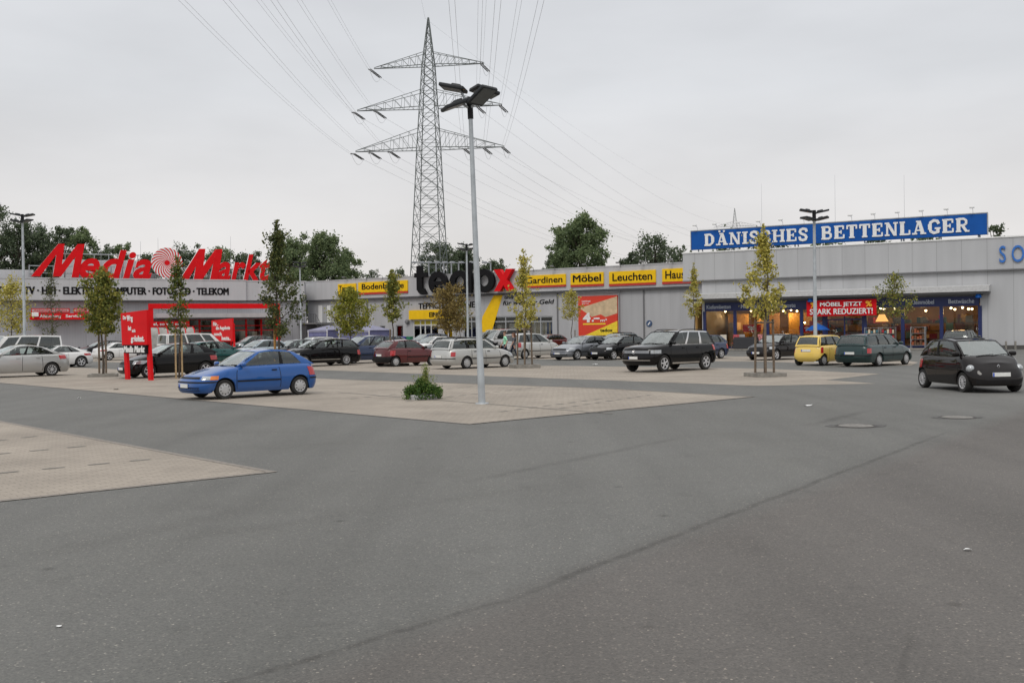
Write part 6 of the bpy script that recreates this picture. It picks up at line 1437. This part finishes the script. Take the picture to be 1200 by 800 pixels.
    if p.get('badge'):
        v = at_az(0, (gz0 + gz1) / 2); g_ = MB(); zz = (gz0 + gz1) / 2 if p['badge'] == 'round' else gz1 + .075; v = at_az(0, zz); xo = v.x + .02
        if p['badge'] == 'round':
            pts = [(xo, math.cos(q) * .075, zz + math.sin(q) * .075) for q in np.linspace(0, 6.2832, 21)]; g_.tube(pts, .01, 5, cap=False)
            g_.tube([(xo, -.05, zz + .055), (xo, -.012, zz), (xo, 0, zz + .02), (xo, .012, zz), (xo, .05, zz + .055)], .008, 4); g_.tube([(xo, -.068, zz + .02), (xo, -.03, zz - .06), (xo, 0, zz - .005), (xo, .03, zz - .06), (xo, .068, zz + .02)], .008, 4)
        else: g_.tube([(xo, 0, zz + .05), (xo, .035, zz), (xo, 0, zz - .05), (xo, -.035, zz), (xo, 0, zz + .05)], .01, 5)
        g_.obj('badge', M_chrome, root)
    # doors with handles, dark shut lines, side moulding
    def a_of_x(x, t=.6):
        lo, hi = 1.0, 2.0; x1_, x2_ = outline(1, t)[0], outline(2, t)[0]; return 1 + min(1, max(0, (x1_ - x) / (x1_ - x2_)))
    for d0_, d1_ in p['doors']:
        a0, a1 = a_of_x(D_(d0_)), a_of_x(D_(d1_))
        for s_ in (1, -1):
            dr = shell('door', [(a0, a1, zl + .10, p['belt'] - .035)], pm, .005, 14, 8, (s_,), lip=.006)
            [shell('shut_line', [(q0, q1, zl + .09, p['belt'] - .03)], M_dark, .003, 1, 8, (s_,), parent=dr, lip=.004) for q0, q1 in ((a0 - .007, a0 - .001), (a1 + .001, a1 + .007))]
            v = at_az(a1 - .06 * (1 if d1_ - d0_ > 1 else 1), p['belt'] - .12); g_ = MB(); g_.box((v.x, (v.y + .018) * s_, v.z), (.17, .035, .035), 0, None, .01); g_.obj('handle', M_dark if p['strip'] else pm, dr)
            if p['strip']: shell('moulding', [(a0 + .004, a1 - .004, .485, .53)], M_dark, .018, 10, 1, (s_,), parent=dr)
    if p.get('sill'): shell('sill_trim', [(a_of_x(xw[0] - RA - .05), a_of_x(xw[1] + RA + .05), .34, .40)], M_chrome, .02, 12, 1)
    if p.get('chrome'): shell('chrome_strip', [(a_of_x(xw[0] - RA - .05), a_of_x(xw[1] + RA + .05), .36, .39)], M_chrome, .012, 12, 1)
    # mirrors
    for s_ in (1, -1):
        v = gp('s', .07, .04); g_ = MB(); g_.box((v.x + .02, (v.y + .12) * s_, v.z + .07), (.12, .2, .13), 0, None, .045); g_.box((v.x + .02, (v.y + .02) * s_, v.z + .03), (.06, .12, .04), 1, None, .01); g_.obj('wing_mirror', [pm if spec not in ('corsa', 'kei') else M_dark, M_dark], root, 50)
    # wiper, aerial
    g_ = MB(); v0, v1 = gp('w', .05, .03, .02), gp('w', .75, .10, .02); g_.tube([v0, v1], .011, 5); v0b = Vector((v0.x, -v0.y - .35, v0.z - .005)); v1b = Vector((gp('w', .1, .09, .02).x, .12, gp('w', .1, .09, .02).z)); g_.tube([v0b, v1b], .011, 5); g_.obj('wiper', M_dark, root)
    if p['rail']:
        for s_ in (1, -1):
            g_ = MB(); pts = [roof('s', q) for q in np.linspace(.08, .92, 9)]; pts = [Vector((v.x, v.y * .93 * s_, v.z + (.055 if 0 < i < 8 else .0))) for i, v in enumerate(pts)]; g_.tube(pts, .018, 6); g_.obj('roof_rail', M_dark if spec != 'estate_big' else M_chrome, root)
    if p.get('sunroof'):
        g_ = MB(); rows = []
        for q in np.linspace(.12, .75, 8): e = roof('s', q); rows.append([(e.x, e.y * u, e.z + .03 * (1 - u * u) + .012) for u in np.linspace(.72, -.72, 7)])
        g_.grid(rows); g_.obj('sunroof', M_dark, root, 50)
    for ex in extras:
        if ex == 'roofbars':
            for q in (.3, .7): e = roof('s', q); g_ = MB(); g_.tube([(e.x, -e.y, e.z + .09), (e.x, e.y, e.z + .09)], .02, 6); g_.tube([(e.x, e.y * .95, e.z), (e.x, e.y * .95, e.z + .09)], .02, 6); g_.tube([(e.x, -e.y * .95, e.z), (e.x, -e.y * .95, e.z + .09)], .02, 6); g_.obj('roof_bar', M_dark, root)
    # wheels
    tm, rmm = wheel_meshes(rim or p['rim'], p['r'])
    for c in xw:
        for s_ in (1, -1):
            w = thing('wheel', None, None, (c, (Wd - .105) * s_, p['r']), 0 if s_ == 1 else math.pi); w.parent = root; link('tyre', tm, w); link('rim', rmm, w, rot=(0, random.uniform(0, 6), 0))
    return root
HB = math.atan2(AX.y, AX.x); HA = HB + math.pi
P_blue = paint((.012, .092, .33), 'blue', .25, .35); P_black = paint((.006, .006, .0065), 'black'); P_blackw = paint((.011, .009, .009), 'black_warm'); P_silver = paint((.46, .46, .45), 'silver', .6, .35); P_white = paint((.72, .72, .71), 'white', 0); P_lsilver = paint((.52, .52, .50), 'light_silver', .5, .38)
P_red = paint((.10, .009, .011), 'dark_red', .2); P_navy = paint((.014, .03, .085), 'navy', .3); P_green = paint((.005, .03, .03), 'green', .2); P_teal = paint((.015, .09, .085), 'teal', .3); P_yellow = paint((.80, .56, .12), 'yellow', 0, .4); P_grey = paint((.22, .23, .25), 'grey', .55); P_ice = paint((.38, .44, .48), 'ice', .5); P_dgrey = paint((.05, .055, .06), 'dark_grey', .4)
CARS = [
    ('bright blue three-door hatchback alone on the near paving', 291, 464.0, HA, 'blue', P_blue, {}),
    ('silver saloon cut off by the left picture edge', 19, 441.2, HA, 'primera', P_silver, {}),
    ('white minibus with dark windows behind the silver saloon', 22, 431, HA, 'van', P_white, {}),
    ('white coupe with alloy wheels partly behind the white minibus', 65, 430.5, HA, 'coupe', P_white, {}),
    ('black car showing only its end behind the yellow-green tree', 119, 419.5, HA, 'hatch5', P_black, {}),
    ('white coupe seen from the rear behind the slanted red board', 142, 421.5, HB, 'coupe', P_white, {}),
    ('black three-door hatchback behind the slanted red board', 198, 441, HA, 'sportback', P_black, {}),
    ('white people carrier behind the black three-door hatchback', 228, 423.5, HB, 'van', P_white, dict(cat='van')),
    ('teal hatchback above the bonnet of the blue hatchback', 254, 427, HB, 'hatch5', P_teal, {}),
    ('pale ice-blue saloon right behind the blue hatchback roof', 306, 424.5, HA, 'sedan', P_ice, {}),
    ('dark green people carrier close to the electronics store entrance', 296, 412.5, HA, 'mpv', P_green, {}),
    ('dark grey hatchback between the ice-blue saloon and black estate', 344, 423.5, HA, 'hatch5', P_dgrey, {}),
    ('black estate with chrome strip to the right of the blue hatchback', 374, 428.5, HA, 'estate_big', P_black, {}),
    ('white estate roof far behind the black estate', 366, 413.5, HA, 'estate', P_white, {}),
    ('navy people carrier between the black estate and dark red hatchback', 427, 425, HA, 'mpv', P_navy, {}),
    ('grey car far behind the dark red hatchback', 455, 411.5, HA, 'sedan', P_grey, {}),
    ('dark red three-door hatchback with black bumpers by the tree', 477, 428.4, HB, 'corsa', P_red, {}),
    ('navy people carrier parked before the yellow entrance', 500, 413, HA, 'mpv', P_navy, {}),
    ('white saloon mostly hidden behind the dark red hatchback bonnet', 508, 416.5, HA, 'sedan', P_white, {}),
    ('black saloon facing left behind the silver estate', 529, 419.5, HA, 'sedan', P_black, {}),
    ('silver estate with roof rails just behind the tall light pole', 555, 430.8, HB, 'estate', P_lsilver, {}),
    ('black saloon facing right directly behind the silver estate', 560, 421.5, HB, 'sedan', P_black, {}),
    ('tall silver van-like people carrier behind the two pedestrians', 588, 414, HA, 'van', P_silver, dict(cat='van')),
    ('light silver people carrier right of the two pedestrians', 623, 419.6, HB, 'mpv', P_lsilver, {}),
    ('dark red car behind the light silver people carrier', 640, 411, HA, 'hatch5', P_red, {}),
    ('grey silver saloon facing left, left of the black hatchback', 684, 420.8, HA, 'sedan', P_grey, dict(rim='five')),
    ('black hatchback between the grey saloon and the off-roader', 724, 420.8, HA, 'hatch3', P_black, {}),
    ('ice-blue estate with roof bars behind the black hatchback', 722, 411.5, HA, 'estate', P_ice, dict(extras=('roofbars',))),
    ('big black off-roader with chrome grille in the middle of the lot', 784, 434.0, HA, 'suv', P_black, {}),
    ('navy hatchback mostly hidden behind the big black off-roader', 818, 420.5, HA, 'hatch5', P_navy, {}),
    ('black hatchback between the tall yellow tree and yellow car', 911, 421, HA, 'hatch5', P_blackw, {}),
    ('small bright yellow five-door car seen from behind', 967, 427.2, HB, 'kei', P_yellow, {}),
    ('dark green estate seen from behind, next to the yellow car', 1025, 428, HB, 'estate', P_green, {}),
    ('small black city car turning in the lane at the right', 1136, 456.3, R(-86), 'twingo', P_blackw, dict(name='moving_car')),
    ('dark grey car nosed up to the right shop window', 1128, 413, R(55), 'estate', P_dgrey, {}),
]
for lab, px, py, hd, sp, pm_, kw in CARS: make_car(lab, px, py, hd, sp, pm_, **kw)

# ================================================================== PEOPLE
def person(base, rz, label, shirt, trousers, hairc, skin, h=1.76, woman=False, phase=1):
    t = thing('person', label, 'person', base, rz, 'pedestrians in the car park'); k = h / 1.76; J = {}
    def add(n_, co, r_, par=None): J[n_] = (Vector(co) * k, r_ * k, par)
    sw = .20 if not woman else .175
    add('pel', (0, 0, .95), .14); add('waist', (0, 0, 1.10), .125 if not woman else .11, 'pel'); add('chest', (.01, 0, 1.32), .15, 'waist'); add('neck', (.015, 0, 1.49), .055, 'chest'); add('chin', (.03, 0, 1.57), .07, 'neck'); add('head', (.025, 0, 1.66), .095, 'chin'); add('crown', (.01, 0, 1.735), .06, 'head')
    for s_, n_ in ((1, 'l'), (-1, 'r')):
        f = s_ * phase
        add(n_ + 'sh', (0, s_ * sw, 1.42), .065, 'chest'); add(n_ + 'el', (-.10 * f - .02, s_ * (sw + .05), 1.15), .043, n_ + 'sh'); add(n_ + 'wr', (-.12 * f + .10, s_ * (sw + .05), .93), .03, n_ + 'el'); add(n_ + 'ha', (-.12 * f + .14, s_ * (sw + .04), .84), .034, n_ + 'wr')
        for q in range(5):
            add(n_ + f'f{q}', (-.12 * f + .155 + .008 * q, s_ * (sw + .04) + (q - 2) * .014, .755 + (.02 if q in (0, 4) else 0)), .009, n_ + 'ha')
        add(n_ + 'hip', (0, s_ * .095, .90), .098, 'pel'); add(n_ + 'kn', (.14 * f + .04, s_ * .10, .50), .062, n_ + 'hip'); add(n_ + 'an', (.22 * f - .06, s_ * .10, .09), .042, n_ + 'kn'); add(n_ + 'to', (.22 * f + .10, s_ * .11, .035), .035, n_ + 'an')
    keys = list(J); me = bpy.data.meshes.new('body'); me.from_pydata([tuple(J[q][0]) for q in keys], [(keys.index(q), keys.index(J[q][2])) for q in keys if J[q][2]], [])
    o = bpy.data.objects.new('body', me); COL.objects.link(o); md = o.modifiers.new('s', 'SKIN'); sub = o.modifiers.new('u', 'SUBSURF'); sub.levels = 2; sub.render_levels = 2
    for i, q in enumerate(keys): sv = me.skin_vertices[0].data[i]; sv.radius = (J[q][1], J[q][1]); sv.use_root = (i == 0)
    dg = bpy.context.evaluated_depsgraph_get(); dg.update(); m2 = bpy.data.meshes.new_from_object(o.evaluated_get(dg)); bpy.data.objects.remove(o)
    for mm in (skin, shirt, trousers, M_dark): m2.materials.append(mm)
    for pl in m2.polygons:
        c = pl.center / k; mi = 0
        if c.z < .10: mi = 3
        elif c.z < .97 and not (abs(c.y) > sw * .9 and c.z > .70): mi = 2
        elif c.z < 1.47 and c.z > .95 and not (abs(c.y) > sw + .01 and c.z < 1.22): mi = 1
        pl.material_index = mi
    m2.shade_smooth(); b_ = link('body', m2, t)
    g_ = MB(); cz = 1.68 * k
    for i in range(9):
        th = math.pi * .62 * i / 8; pass
    g_.lathe([(max(.001, math.sin(q) * .108 * k), math.cos(q) * .118 * k) for q in np.linspace(0.02, 1.75, 9)], 18, 'z', 0, (-.004, 0, cz)); 
    if woman: g_.lathe([(.085 * k, .05), (.10 * k, -.05), (.09 * k, -.2), (.04 * k, -.27)], 14, 'z', 0, (-.05 * k, 0, cz))
    g_.v = [(v[0] - (.03 if v[2] < cz + .02 else 0), v[1], v[2]) for v in g_.v]; g_.obj('hair', hairc, t, 50)
    g_ = MB(); g_.box((.122 * k, 0, 1.645 * k), (.03, .026, .04), 0, None, .008); 
    for s_ in (1, -1): g_.box((.02, s_ * .1 * k, 1.65 * k), (.035, .018, .06), 0, None, .006)
    g_.obj('nose_and_ears', skin, t); g_ = MB()
    for s_ in (1, -1): g_.box((.112 * k, s_ * .036 * k, 1.675 * k), (.012, .022, .011), 0)
    g_.box((.115 * k, 0, 1.60 * k), (.012, .045, .008), 1); g_.obj('eyes_and_mouth', [M_dark, mat('lips', (.3, .1, .08), .6)], t)
    return t
skin = mat('skin', (.46, .27, .19), .6, 0, .08); Dp = 63.0
def ped(px, ytop, h): 
    ppm = (hor(px) - ytop) / (h - CAM_H) if abs(h - CAM_H) > .3 else None; return None
person(gnd(592.2, 421.5), R(185), 'person in a light green T-shirt and dark jeans, walking', mat('shirt_mint', (.36, .78, .52), .85, 0, .1, 20), mat('jeans_dark', (.025, .03, .05), .9, 0, .2, 30), mat('hair_brown', (.09, .045, .025), .8), skin, 1.78)
person(gnd(602.0, 420.8), R(195), 'person with long brown hair and grey top, walking behind', mat('top_grey', (.10, .10, .11), .85, 0, .15, 20), MATS['jeans_dark'], mat('hair_chestnut', (.10, .04, .02), .8), skin, 1.68, True, -1)
